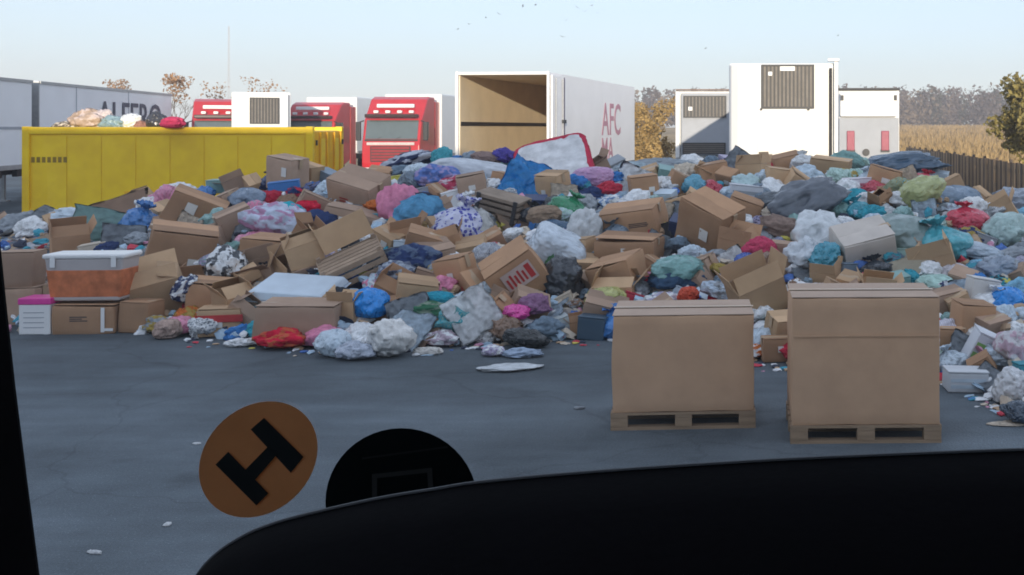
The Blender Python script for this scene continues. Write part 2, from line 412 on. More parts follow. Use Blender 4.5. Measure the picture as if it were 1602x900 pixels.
PRINT = [mat('paper_label', (.70, .68, .64), .7, .08, 6), mat('dark_print', (.07, .06, .06), .8, .2, 9), mat('brown_print', (.20, .12, .07), .8, .2, 9), mat('red_stamp', (.42, .07, .06), .8, .2, 9)]
def carton(name, label, W, D, H, m=None, opened=False, tape=True, cat='box', flaps=None, rg=rnd):
    """A cardboard box standing on its base: body, top flaps, tape."""
    root = empty(name); tag(root, label, cat)
    m = m or card; hw, hd = W/2, D/2; t = .006
    mb = MB()
    if opened:
        mb.box(-hw, hw, -hd, hd, 0, t); mb.box(-hw, hw, -hd, -hd+t, t, H); mb.box(-hw, hw, hd-t, hd, t, H)
        mb.box(-hw, -hw+t, -hd+t, hd-t, t, H); mb.box(hw-t, hw, -hd+t, hd-t, t, H)
        mb.build('body', m, root)
        fl = flaps or [rg.uniform(20, 150) for _ in range(4)]
        for k, a in enumerate(fl):
            L = D*.46 if k < 2 else W*.40
            f = MB()
            if k < 2: f.box(-hw+.004, hw-.004, 0, L, -t/2, t/2)
            else: f.box(-hd+.004, hd-.004, 0, L, -t/2, t/2)
            fo = f.build('flap', m, root)
            # hinge at the rim; angle 0 lies closed, 90 upright, 180 folded out
            pos = [(0, -hd, H), (0, hd, H), (-hw, 0, H), (hw, 0, H)][k]
            rz = [0, math.pi, -math.pi/2, math.pi/2][k]
            fo.location = (pos[0], pos[1], H+.004); fo.rotation_euler = Euler((R(a), 0, rz))
    else:
        # sides bulge a little and the corners are soft
        bm = bmesh.new(); bmesh.ops.create_cube(bm, size=1)
        bmesh.ops.subdivide_edges(bm, edges=bm.edges, cuts=4, use_grid_fill=True)
        sd_ = Vector((rg.uniform(0, 90), rg.uniform(0, 90), 0)); bl = rg.uniform(.0, .035); dent = rg.choice((.02, .03, .055)); shx = rg.uniform(-.06, .06)
        for v in bm.verts:
            p = v.co*2
            k = 1+bl*(1-p.z*p.z)*.6
            q = Vector((p.x*hw*(k if abs(p.x) > .99 else 1), p.y*hd*(k if abs(p.y) > .99 else 1), (p.z+1)*H/2))
            q += Vector((noise.noise(q*2.5+sd_), noise.noise(q*2.5-sd_), noise.noise(q*2.2+sd_*.5)))*dent*max(W, H); q.x += shx*q.z
            if p.z > .99: q.z -= .018*H*(1-p.x*p.x)*(1-p.y*p.y)
            v.co = q
        for f in bm.faces: f.smooth = True
        me = bpy.data.meshes.new('body'); bm.to_mesh(me); bm.free()
        o = link('body', me, m, root)
        b = o.modifiers.new('bevel', 'BEVEL'); b.width = .008; b.segments = 2; b.limit_method = 'ANGLE'; b.angle_limit = R(45)
        g = .004
        for s in (-1, 1):
            f = MB().box(-hw*1.004, hw*1.004, min(s*g, s*(hd+.003)), max(s*g, s*(hd+.003)), H+.001, H+.007).build('flap', m, root)
            f.rotation_euler = (R(s*rg.uniform(0, 1.6)), R(rg.uniform(-.6, .6)), 0); f.location.x = shx*H; f.location.z = .012*dent/.02*max(W, H)*.5
        if rg.random() < .55:
            lw, lh = W*rg.uniform(.18, .32), H*rg.uniform(.15, .3); lx, lz = rg.uniform(-hw*.5, hw*.3), H*rg.uniform(.3, .6); yf = -hd*(1+bl*.6)-.012
            if rg.random() < .5: MB().box(lx, lx+lw, yf, yf+.003, lz, lz+lh).build('paper_label', PRINT[0], root)
            else:
                mb = MB()
                for q in range(3): mb.box(lx, lx+lw*rg.uniform(.6, 1.2), yf, yf+.003, lz+q*lh*.36, lz+q*lh*.36+lh*.2)
                mb.build('printing', PRINT[1+rg.randrange(3)], root)
        if tape:
            tw = .03+.02*W
            MB().box(-hw-.006, hw+.006, -tw, tw, H+.008, H+.010).box(-hw-.010, -hw-.007, -tw, tw, H*.72, H+.008).box(hw+.007, hw+.010, -tw, tw, H*.72, H+.008).build('tape', tape_m, root)
    return root

def put_carton(name, label, x, y, wd, ht, yaw=0, pitch=0, roll=0, m=None, opened=False, ground=False, ratio=.75, d=None, fl=None, tape=True, cat='box', group=None, big=1.0):
    if d is None:
        d = EYE*F/(y+ht/2-200) if ground else surf(x, y)
    if not ground: wd, ht = wd*big, ht*big
    W = wd*d/F/(math.cos(R(yaw))+ratio*abs(math.sin(R(yaw)))); Dp = W*ratio
    H = max(.08, (ht*d/F-.13*Dp))
    if roll:
        c, s = abs(math.cos(R(roll))), abs(math.sin(R(roll))); sh = 1/(c+s*.8); W *= sh; H *= sh; Dp *= sh
    E = Euler((R(pitch), R(roll), R(yaw)))
    P = pw(x, y, d if ground else (d-Dp*.5-.08-pull_of(label) if big > 1 else d-.04))
    if ground: P.y += Dp/2
    o = carton(name, label, W, Dp, H, m, opened, tape, cat, fl)
    o.rotation_euler = E
    o.location = P-(E.to_matrix() @ Vector((0, 0, H/2)))
    low = min((E.to_matrix() @ Vector((sx*W/2, sy*Dp/2, z)))[2] for sx in (-1, 1) for sy in (-1, 1) for z in (0, H))
    if ground or o.location.z+low < 0: o.location.z = -low+.004
    if group: o['group'] = group
    return o, W, Dp, H

# ================================================================ LARGE STRUCTURE
# ---------------------------------------------------------------- unseen building behind the viewer, added and stepped in height to shade the yard
wall_m = mat('sheet_metal_wall', (.45, .46, .47), .6, .1, .5)
wh = empty('shade_building', (-2.5, -12, 0)); tag(wh, 'unseen grey sheet-metal building added behind the parked lorry to shade the yard', 'building')
MB().box(-60, 4.5, -30, 0, 0, 7.0).build('wall', wall_m, wh)
MB().box(4.503, 46, -30, -.004, 0, 6.4).build('wall', wall_m, wh)
for i in range(9):
    dx = -55+i*6.2
    dr = box('door', white_d, wh, dx, dx+3, .01, .08, .2, 3.6); box('handle', steel, dr, dx+1.4, dx+1.6, .081, .12, .5, .6)

# ---------------------------------------------------------------- lorry trailers
def wheel(parent, x, y, r=.5, wdt=.3):
    me = MB(); N = 20
    t = MB().tube([(x-wdt/2, y, r), (x-wdt/2+.04, y, r), (x+wdt/2-.04, y, r), (x+wdt/2, y, r)], [r*.93, r, r, r*.93], N).build('wheel', rubber, parent)
    MB().tube([(x-wdt/2-.012, y, r), (x+wdt/2+.012, y, r)], r*.55, 14).build('rim', galv, t)
    return t
def trailer(name, label, X, Y, yaw, L=13.4, W=2.55, z0=1.2, z1=4.0, body_m=None, front=None, cat='trailer', group=None, near_wheels=False):
    """Local frame: the near end stands at y = 0, the body runs along +y."""
    t = empty(name, (X, Y, 0), (0, 0, -R(yaw))); tag(t, label, cat, group)
    hw = W/2; m = body_m or white_p
    if front != 'open':
        box('body', m, t, -hw, hw, 0, L, z0, z1, .05)
    for s in (-1, 1):
        box('chassis_rail', steel, t, s*.45-.07, s*.45+.07, .3, L-.2, z0-.32, z0-.004)
        box('side_rail', galv, t, *(sorted((s*(hw+.002), s*(hw+.03)))), .1, L-.1, z0-.02, z0+.12)
    for y in ((2.2, 3.5, 4.8) if front == 'open' or near_wheels else (L-4.8, L-3.5, L-2.2)):
        for s in (-1, 1): wheel(t, s*(hw-.2), y)
    yl = L-2.6 if front == 'open' else 2.6
    for s in (-1, 1): MB().box(s*.8-.06, s*.8+.06, yl-.06, yl+.06, .05, z0-.3).box(s*.8-.15, s*.8+.15, yl-.15, yl+.15, 0, .05).build('landing_leg', galv, t)
    return t

def grille(parent, x0, x1, z0, z1, y, n=11, fm=None, vertical=True, dark=None):
    dk = dark or steel
    g = box('grille', dk, parent, x0, x1, y-.05, y, z0, z1)
    f = .035
    MB().box(x0-f, x1+f, y-.075, y-.002, z1, z1+f).box(x0-f, x1+f, y-.075, y-.002, z0-f, z0).box(x0-f, x0, y-.075, y-.002, z0, z1).box(x1, x1+f, y-.075, y-.002, z0, z1).build('frame', fm or steel, g)
    slat = mat('grille_slat', (.17, .15, .13), .5, .2, 5)
    for i in range(n):
        if vertical:
            xx = x0+(i+.5)*(x1-x0)/n; box('slat', slat, g, xx-.022, xx+.022, y-.066, y-.051, z0+.01, z1-.01)
        else:
            zz = z0+(i+.5)*(z1-z0)/n; box('slat', slat, g, x0+.01, x1-.01, y-.066, y-.051, zz-.02, zz+.02)
    return g

panel_grey = mat('panel_grey', (.36, .38, .42), .5, .06, 2)
cream = mat('cream_panel', (.78, .74, .66), .45, .04, 2)
# the big bright refrigerated trailer
BX = (1225-PX)/F*25.6
T = trailer('refrigerated_trailer', 'tall bright white refrigerated trailer with large dark brown grille, nearest of the trailers', BX, 25.6, 2, L=13.2, z1=4.02)
u = MB()
prof = [(-1.27, 0), (-1.22, -.14), (-1.05, -.26), (-.8, -.33), (.8, -.33), (1.05, -.30), (1.05, 0)]
vsu = [(x, y, z) for z in (1.35, 3.98) for x, y in prof]; k = len(prof)
u.add(vsu, [tuple(range(k)), tuple(range(2*k-1, k-1, -1))]+[(i, (i+1) % k, k+(i+1) % k, k+i) for i in range(k)])
u.build('refrigeration_unit', white_p, T, .03)
grille(T, -.46, .70, 2.98, 3.93, -.332, 13)
box('badge', white_p, T, -.06, .28, -.42, -.402, 3.82, 3.92)
box('lamp', white_p, T, -.34, -.24, -.43, -.40, 3.70, 3.80, .02)
box('lower_panel', cream, T, -.60, .70, -.352, -.332, 1.5, 2.88, .01)
box('side_panel', cream, T, .78, 1.03, -.345, -.332, 1.5, 3.9, .01)
MB().tube([(1.12, -.06, 1.3), (1.12, -.06, 3.9)], .035).build('hose', steel, T)
box('corner_post', white_p, T, 1.2, 1.29, -.16, .02, 1.2, 4.05, .015)
box('corner_cap', white_p, T, 1.05, 1.32, -.2, .1, 4.06, 4.12, .01)
for q in range(2): MB().tube([(-.5+q*1.1, -.36, 2.93), (-.5+q*1.1, -.40, 2.93)], .03).build('latch', steel, T)

# a smaller one farther back on its left
T = trailer('refrigerated_trailer', 'small white trailer front with dark grille above grey panel, left of the tall bright trailer', (1106-PX)/F*45, 45, 0, L=12, z1=4.02)
box('unit_housing', panel_grey, T, -1.05, 1.12, -.28, -.002, 1.35, 3.92, .04)
grille(T, -.92, .78, 2.95, 3.78, -.282, 12)
box('lamp', white_p, T, -.75, -.58, -.37, -.35, 3.2, 3.36, .03)
grille(T, -.95, .75, 1.45, 1.85, -.282, 5, vertical=False)
for s in (-1, 1): box('corner_post', white_p, T, s*1.2-.09, s*1.2+.09, -.2, -.003, 1.25, 4.0, .03)
box('roof_edge', mat('brown_rail', (.2, .14, .11), .6), T, -1.28, 1.28, -.22, -.004, 4.03, 4.09)

# and one on its right with two red lights
T = trailer('refrigerated_trailer', 'white trailer front with two red oblong lights, right of the tall bright trailer', (1359-PX)/F*42, 42, 5, L=12, W=2.35, z1=3.95)
box('unit_housing', white_p, T, -1.1, 1.08, -.25, -.002, 2.92, 3.85, .05)
box('lower_panel', panel_grey, T, -1.14, 1.14, -.14, -.002, 1.25, 2.88, .02)
box('roof_edge', steel, T, -1.18, 1.18, -.2, .3, 3.951, 4.03, .02)
redl = mat('red_lens', (.30, .05, .09), .3, .15, 6, spec=.5)
for s in (-1, 1):
    lx = s*.66-.03
    lo = box('red_light', redl, T, lx-.15, lx+.15, -.2, -.141, 1.62, 2.38, .05)
    box('bezel', steel, lo, lx-.17, lx+.17, -.19, -.142, 1.56, 1.66)
MB().tube([(-.1, -.14, 1.55), (-.1, -.2, 1.55)], .14, 16).build('connector', steel, T)
for s in (-1, 1): box('bracket', steel, T, s*1.02-.06, s*1.02+.06, -.29, -.252, 3.55, 3.75)

# the open-backed trailer
TX, TY, TYAW = (786-PX)/F*29.2, 29.2, 5.0
T = trailer('open_trailer', 'empty white box trailer with its beige interior open towards the rubbish heap', TX, TY, TYAW, L=11.0, front='open')
inner = mat('plywood_lining', (.80, .66, .46), .7, .08, 1.2, .03, 5)
hw = 1.275; th = .06; z0, z1, L = 1.2, 3.94, 11.0
box('side_wall', white_d, T, -hw, -hw+th, .06, L, z0, z1)
box('side_wall', white_d, T, hw-th, hw, .06, L, z0, z1)
box('roof', white_d, T, -hw, hw, .06, L, z1+.001, z1+.05)
box('ceiling_lining', inner, T, -hw+th+.021, hw-th-.021, .07, L-th-.03, z1-.02, z1-.003)
box('end_wall', white_d, T, -hw+th+.001, hw-th-.001, L-th, L, z0+.062, z1)
fl_ = mat('trailer_floor', (.42, .33, .23), .8, .2, 3)
box('floor', fl_, T, -hw+th+.001, hw-th-.001, .06, L-th-.001, z0, z0+.06)
box('lining', inner, T, -hw+th+.001, -hw+th+.02, .07, L-th-.03, z0+.063, z1-.005)
box('lining', inner, T, hw-th-.02, hw-th-.001, .07, L-th-.03, z0+.063, z1-.005)
box('lining', inner, T, -hw+th+.021, hw-th-.021, L-th-.025, L-th-.002, z0+.063, z1-.005)
for s in (-1, 1):
    xx = s*(hw-th-.03)
    box('load_rail', steel, T, xx-.008, xx+.008, .1, L-.2, 2.55, 2.66)
    box('kick_strip', galv, T, xx-.008, xx+.008, .1, L-.2, z0+.1, z0+.3)
for s in (-1, 1): box('rear_post', white_p, T, s*(hw-.02)-.035, s*(hw-.02)+.035, -.03, .055, z0-.05, z1+.08, .012)
box('rear_header', white_p, T, -hw+.056, hw-.056, -.028, .05, z1-.02, z1+.06, .01)
box('rear_sill', galv, T, -hw+.09, hw-.09, -.03, .05, z0-.06, z0+.05, .01)
for s in (-1, 1): # doors folded back along the sides
    xs_ = sorted((s*(hw+.02), s*(hw+.075)))
    dr = box('door', white_d, T, xs_[0], xs_[1], .1, 1.3, z0+.02, z1-.02, .01)
    xb = s*(hw+.10)
    for yy in (.35, 1.02): MB().tube([(xb, yy, z0+.1), (xb, yy, z1-.1)], .016).build('lock_bar', galv, dr)
    box('handle', steel, dr, xb-.03, xb+.03, 1.0, 1.28, 2.62, 2.72)
    box('gasket', mat('lilac_gasket', (.16, .14, .19), .7), dr, *sorted((s*(hw+.076), s*(hw+.082))), 1.2, 1.29, z0+.04, z1-.04)
purp = mat('faded_red_lettering', (.52, .27, .33), .6, .15, 4)
for txt, yy, zz, sz in (('AFC', 7.3, 2.72, 1.5), ('MA', 6.7, 1.72, 1.15)):
    lo = link('lettering', text_mesh(txt, sz, .004, .012), purp, T)
    lo.rotation_euler = Euler((R(90), 0, R(90))); lo.location = (hw+.008, yy, zz)

# trailers along the left edge of the yard
for i, (ya, yb) in enumerate(((21.0, 34.55), (34.7, 48.4))):
    lab = ('pale grey trailer side cut off by the left edge of the view',
           'long pale trailer side with dark ALFERO lettering behind the yellow container')[i]
    a13 = R(13); t = trailer('box_trailer', lab, -22.6-(ya-32)*math.tan(a13)-1.29*math.cos(a13), ya-1.29*math.sin(a13), -13, L=yb-ya, z0=1.25, z1=4.0, body_m=white_d, near_wheels=i == 0)
    for q in range(2):
        yy = 3.0+q*5.2
        if yy < yb-ya-.5: box('panel_joint', panel_grey, t, 1.276, 1.284, yy-.03, yy+.03, 1.4, 3.9)
    box('roof_rail', galv, t, 1.276, 1.31, .02, yb-ya-.02, 3.9, 3.99)
    box('belt_rail', panel_grey, t, 1.276, 1.292, .02, yb-ya-.02, 2.45, 2.53)
    box('rear_frame', galv, t, -1.2, 1.283, -.05, -.002, 1.25, 3.98)
    if i == 1:
        navy = mat('navy_lettering', (.07, .075, .11), .6)
        lo = link('lettering', text_mesh('ALFERO', 2.05, .004, .012), navy, t)
        lo.rotation_euler = Euler((R(90), 0, R(90))); lo.location = (1.30, 8.6, 2.85); lo.scale = (1.0, .78, 1)

# ---------------------------------------------------------------- red lorries
def lorry(label, X, Y, yaw, roof=3.7, short=False):
    t = empty('red_lorry', (X, Y, 0), (0, 0, -R(yaw))); tag(t, label, 'lorry')
    prof = [(.06, .55), (.0, 1.0), (.02, 1.75), (.10, 2.02), (.34, 2.86), (.62, 3.15), (1.15, roof-.12), (1.5, roof), (2.25, roof), (2.25, .9), (1.2, .55)]
    MB().prism(prof, -1.22, 1.22).build('cab_body', red_p, t, .06, 3)
    def on(z):
        for (ya, za), (yb, zb) in zip(prof[:-1], prof[1:]):
            if za <= z <= zb: return ya+(yb-ya)*(z-za)/(zb-za)
        return 0
    ws = MB()
    ws.add([(x, on(z)-.012, z) for z in (2.02, 2.82) for x in (-1.1, 1.1)], [(0, 1, 3, 2)])
    g = ws.build('windscreen', glassd, t); g.modifiers.new('t', 'SOLIDIFY').thickness = .01
    MB().box(-1.12, 1.12, on(2.0)-.03, on(2.0)+.02, 1.93, 2.01).build('wiper_cowl', steel, t)
    for xx in (-.55, .25): MB().tube([(xx, .08, 2.04), (xx+.5, .20, 2.32)], .012, 6).build('wiper', steel, t)
    v = MB().box(-1.1, 1.1, -.02, .3, 2.93, 3.08).build('sun_visor', mat('smoke_visor', (.05, .03, .03), .3), t, .03)
    for q in range(4): box('marker_lamp', white_p, t, -.85+q*.5, -.65+q*.5, .35, .5, 3.12, 3.24, .03)
    box('roof_light_bar', white_p, t, -.8, .8, .62, .74, 3.36, 3.52, .03)
    gr = box('grille', steel, t, -.85, .85, -.035, -.0, 1.05, 1.72, .02)
    for q in range(5): box('slat', mat('grille_red', (.30, .03, .04), .4), gr, -.8, .8, -.05, -.036, 1.1+q*.125, 1.18+q*.125)
    box('name_panel', mat('pale_panel', (.55, .5, .48), .5), t, -1.0, 1.0, -.03, .04, 1.76, 1.88, .01)
    box('bumper', red_p, t, -1.24, 1.24, -.1, .5, .35, .85, .06)
    for s in (-1, 1):
        hl = box('headlight', mat('lamp_glass', (.7, .7, .68), .1, .05, 5, spec=.8), t, s*.95-.22, s*.95+.22, -.12, -.05, .62, .82, .03)
        mr = MB().box(s*1.42-.1, s*1.42+.1, .12, .26, 1.95, 2.75).build('mirror', steel, t, .03)
        MB().tube([(s*1.2, .25, 2.8), (s*1.42, .2, 2.72)], .025, 6).build('arm', steel, mr)
        sw = MB().add([(s*1.232, .5, 2.05), (s*1.232, 1.3, 2.05), (s*1.232, 1.3, 2.75), (s*1.232, .66, 2.75)], [(0, 1, 2, 3)]).build('side_window', glassd, t)
        sw.modifiers.new('t', 'SOLIDIFY').thickness = .01
        wheel(t, s*1.02, 1.2)
        box('side_fairing', red_p, t, s*1.2-.03, s*1.2+.03, 2.26, 3.0, .6, roof-.2, .02)
        MB().box(s*1.225-.02, s*1.225+.02, .55, 1.35, 1.0, 1.06).build('door_step', steel, t)
    return t
lorry('red lorry cab with wide windscreen facing the heap, left of the open trailer', (611-PX)/F*46, 46, -1, 3.85)
trailer('box_trailer', 'white box trailer coupled behind the red lorry left of the open trailer', (611-PX)/F*46, 46+2.95, -1, L=12, z1=4.02)
lorry('red lorry cab half hidden by the right end of the yellow container', (480-PX)/F*52, 52, 0, 3.75)
trailer('box_trailer', 'white box trailer coupled behind the half hidden red lorry', (480-PX)/F*52, 52+2.95, 0, L=12, z1=4.05)
lorry('red lorry roof showing just above the yellow container', (346-PX)/F*49, 49, -22, 3.82)
T = trailer('refrigerated_trailer', 'white trailer front with square dark grille above the yellow container', (409-PX)/F*46.5, 46.5, -25, L=12, W=2.3, z1=4.02)
box('unit_housing', white_p, T, -1.0, 1.05, -.25, -.002, 1.4, 3.95, .04)
grille(T, -.42, .66, 2.7, 3.75, -.252, 9)

# ---------------------------------------------------------------- yellow swap container
A = pw(490, 200, 24.3); A.z = 0
YC = empty('yellow_container', A, (0, 0, R(6.2)))
tag(YC, 'bright yellow steel container standing behind the left side of the heap', 'container')
LC, WC, ZB, ZT = 6.1, 2.44, .12, 2.515       # runs to -x from the near right corner
box('body', yel_p, YC, -LC+.05, -.06, .04, WC-.04, ZB+.1, ZT-.08, .03)
box('top_rail', yel_p, YC, -LC, -.004, 0, .12, ZT-.16, ZT, .02)
box('top_rail', yel_p, YC, -LC, -.004, WC-.12, WC, ZT-.16, ZT, .02)
box('bottom_rail', yel_p, YC, -LC, -.004, 0, .14, ZB, ZB+.2, .02)
box('belt_rail', yel_d, YC, -LC+2.1, -1.25, .012, .045, 1.04, 1.10)
for xx in (-LC, -.16): box('corner_post', yel_p, YC, xx, xx+.15, -.012, .15, ZB, ZT+.012, .015)
box('corner_post', yel_p, YC, -.16, -.004, WC-.15, WC+.01, ZB, ZT+.012, .015)
for q in range(8): box('side_panel', yel_p, YC, -LC+.2+q*.715, -LC+.2+q*.715+.700, .026, .038, ZB+.24, ZT-.19)
for xx in (-LC-.004, -.152):
    for z in (ZB-.1,): box('corner_casting', yel_d, YC, xx, xx+.16, -.02, .15, z, z+.1, .01)
for q in range(2):           # end doors with locking bars
    y0 = .16+q*1.1; dr = box('door', yel_d, YC, -.058, -.002, y0, y0+1.08, ZB+.12, ZT-.1, .01)
    for yy in (y0+.28, y0+.80): MB().tube([(.03, yy, ZB+.1), (.03, yy, ZT-.12)], .022).build('lock_bar', yel_d, dr)
    box('panel', yel_p, dr, -.001, .012, y0+.36, y0+.72, 1.5, 2.25, .005)
    box('handle', steel, dr, .02, .06, y0+.3, y0+.62, 1.12, 1.17)
    for zz in (.5, 1.3, 2.1): box('hinge', steel, dr, -.001, .03, y0+(.02 if q == 0 else 1.0), y0+(.08 if q == 0 else 1.06), zz, zz+.12)
drk = mat('stencil', (.30, .19, .03), .7)
for q in range(7): box('stencil_mark', drk, YC, -LC+.18+q*.11, -LC+.25+q*.11, .020, .025, 1.74, 1.86)
for q in range(3): box('foot', steel, YC, -LC+.3+q*2.5, -LC+.6+q*2.5, .1, WC-.1, 0, ZB-.002)

# ---------------------------------------------------------------- fence on the right
fw = mat('fence_wood', (.30, .21, .13), .85, .25, 2, .2, 12, stretch=(4, 4, .5), rand=.3)
fwd = mat('fence_wood_dark', (.09, .07, .06), .85, .25, 2, rand=.3)
P0, P1 = Vector((8.45, 24)), Vector((8.75, 68)); fd = (P1-P0).normalized(); FL = (P1-P0).length
FE = empty('board_fence', (P0.x, P0.y, 0), (0, 0, math.atan2(fd.y, fd.x))); tag(FE, 'brown upright board fence with dark gaps along the right side of the yard', 'fence')
bme = MB().box(-.10, .10, -.012, .012, .04, 1.3).mesh('board')
bme.materials.append(fw)
kk = 0; s = .12
while s < FL:
    o = link('board', bme, fw if kk % 3 else fwd, FE); o.location = (s, .04+rnd.uniform(-.004, .004), rnd.uniform(-.03, .03)); o.rotation_euler = (0, R(rnd.uniform(-1.2, 1.2)), 0)
    s += .27; kk += 1
for z in (.35, 1.0): box('rail', fwd, FE, 0, FL, -.03, .02, z, z+.09)
for i in range(int(FL/2.4)+1): box('post', fwd, FE, i*2.4-.06, i*2.4+.06, -.12, -.032, 0, 1.38)

# ---------------------------------------------------------------- trees, shrubs and the far wood
def leaf_cloud(name, blobs, n, size, m, parent=None, seed=1, droop=0):
    rg = np.random.default_rng(seed); V = []; Fc = []
    tot = sum(b[3]*b[4]*b[5] for b in blobs)
    k = 0
    for (cx, cy, cz, rx, ry, rz) in blobs:
        c = max(4, int(n*rx*ry*rz/tot))
        d = rg.normal(size=(c, 3)); d /= np.linalg.norm(d, axis=1)[:, None]
        r = rg.random(c)**.45
        P = d*r[:, None]*np.array([rx, ry, rz])+np.array([cx, cy, cz])
        a = rg.normal(size=(c, 3)); a /= np.linalg.norm(a, axis=1)[:, None]
        b_ = np.cross(a, rg.normal(size=(c, 3))); b_ /= np.linalg.norm(b_, axis=1)[:, None]
        s = size*(.5+rg.random(c))[:, None]
        for q in range(c):
            V += [tuple(P[q]-a[q]*s[q]), tuple(P[q]+b_[q]*s[q]*.55), tuple(P[q]+a[q]*s[q]), tuple(P[q]-b_[q]*s[q]*.55)]
            Fc.append((k, k+1, k+2, k+3)); k += 4
    me = bpy.data.meshes.new(name); me.from_pydata(V, [], Fc)
    return link(name, me, m, parent)
def branches(mb, p, d, ln, r, lv, rg):
    q = p+d*ln; mb.tube([p, p+d*ln*.5+Vector((rg.uniform(-.03, .03), rg.uniform(-.03, .03), 0))*ln, q], [r, r*.8, r*.6], 5, cap=False)
    if lv == 0: return
    for i in range(3 if lv > 1 else 4):
        nd = (d+Vector((rg.uniform(-.8, .8), rg.uniform(-.8, .8), rg.uniform(-.1, .55)))).normalized()
        branches(mb, p+d*ln*rg.uniform(.55, 1), nd, ln*rg.uniform(.55, .75), r*.55, lv-1, rg)
bark = mat('bark', (.12, .09, .07), .95, .3, 6, .3, 20)
twig = mat('twig', (.20, .15, .13), .95, .2, 6)
def leafy(name, col, var=.45): return mat(name, col, .8, var, 1.3, 0, spec=.2)
olive = leafy('yellow_green_leaf', (.22, .18, .06)); ochre = leafy('ochre_leaf', (.35, .235, .09)); rust = leafy('rust_leaf', (.30, .17, .08))
def tree(label, X, Y, h, blobs, m, n, size, seed, group=None, name='tree', trunk=.12, z=0, levels=3):
    t = empty(name, (X, Y, z)); tag(t, label, name.replace('_', ' ').split()[-1], group)
    mb = MB(); rg = random.Random(seed)
    branches(mb, Vector((0, 0, -.05)), Vector((0, 0, 1)), h*.36, trunk, levels, rg); mb.build('trunk', bark, t)
    leaf_cloud('crown', blobs, n, size, m, t, seed)
    return t
rg = random.Random(4)
bl = []
while len(bl) < 60:
    q = Vector((rg.uniform(-1, 1), rg.uniform(-1, 1), rg.uniform(-1, 1)))
    if q.length < 1: bl.append((q.x*2.2, q.y*1.8, 2.6+q.z*2.5, rg.uniform(.35, .7), .55, rg.uniform(.3, .6)))
tree('leafy yellow-green tree beyond the fence at the right edge', 10.75, 40, 5.2, bl, olive, 15000, .09, 11, trunk=.14)
for i, (px, Y, h, wd, lab) in enumerate(((1000, 57, 4.0, 1.3, 'ochre autumn shrub beside the open trailer'), (1030, 62, 4.3, 1.5, 'ochre autumn shrub left of the small grey-panelled trailer'), (1015, 54, 2.2, 1.4, 'low bright ochre shrub in front of the two taller ochre shrubs'))):
    bl = [(rg.uniform(-wd, wd)*.8, rg.uniform(-.8, .8), rg.uniform(.3, h-.5), .6, .6, .6) for _ in range(16)]
    tree(lab, (px-PX)/F*Y, Y, h, bl, ochre, 3500, .09, 31+i, 'ochre shrubs by the trailers', 'autumn_shrub', .06)
for i, (px, top, Y, wd, lab) in enumerate(((275, 110, 95, 1.2, 'thin round-topped autumn tree rising above the lettered trailer'), (180, 126, 110, 1.5, 'low faint bush showing over the lettered trailer'), (335, 122, 105, .9, 'slim bare tree left of the thin mast'), (392, 122, 100, 1.2, 'bare twiggy tree right of the thin mast'), (425, 128, 115, 1.1, 'bare twiggy tree behind the white trailer with square grille'))):
    h = (200-top)/F*Y+EYE
    bl = [(rg.uniform(-wd, wd)*.8, rg.uniform(-.8, .8), h-rg.uniform(.2, 2.4), .7, .7, .6) for _ in range(12)]
    tree(lab, (px-PX)/F*Y, Y, h, bl, rust, 500 if i < 2 else 160, .13, 51+i, 'far bare trees on the left', 'bare_tree', .1, levels=4)
mb = MB(); mz = 24
for q in range(3):
    a = q*2.094; mb.tube([(.35*math.cos(a), .35*math.sin(a), 0), (.12*math.cos(a), .12*math.sin(a), mz)], .03, 5)
for q in range(22):
    z = q*mz/22; r0 = .35-.23*q/22
    for s in range(3):
        a = s*2.094; b_ = (s+1)*2.094; mb.tube([(r0*math.cos(a), r0*math.sin(a), z), (r0*math.cos(b_), r0*math.sin(b_), z+mz/22)], .015, 4)
MS = mb.build('radio_mast', mat('mast_paint', (.5, .5, .52), .6)); MS.location = ((358-PX)/F*230, 230, 0)
tag(MS, 'thin pale lattice mast rising into the sky on the left', 'mast')

# far wood: one mass of trees beyond the field
rg = random.Random(21); fm = [leafy('wood_grey', (.105, .085, .080), .4), leafy('wood_dark', (.045, .052, .042), .4), leafy('wood_tan', (.16, .12, .085), .4)]
FW = None
for k in range(3):
    blobs = []
    for q in range((190, 95, 120)[k]):
        Y = rg.uniform(345, 380); px = rg.uniform(930, 1900); X = (px-PX)/F*Y
        hh = rg.uniform(11.5, 15.0)*(1.0 if px > 1250 else .96)
        zb = field_z(X, Y)
        wd = rg.uniform(1.6, 3.2)*(.7 if k == 1 else 1)
        blobs.append((X, Y, zb+hh*.5, wd, wd, hh*.5))
        blobs.append((X+rg.uniform(-1, 1), Y, zb+hh*.3, wd*1.2, wd, hh*.32))
    o = leaf_cloud('far_wood' if k == 0 else ('evergreens', 'undergrowth')[k-1], blobs, (34000, 15000, 15000)[k], .68, fm[k], FW, 60+k)
    if k == 0: FW = o; tag(o, 'hazy grey-brown wood along the far edge of the field', 'wood', kind='stuff')
    else: o['kind'] = 'stuff'

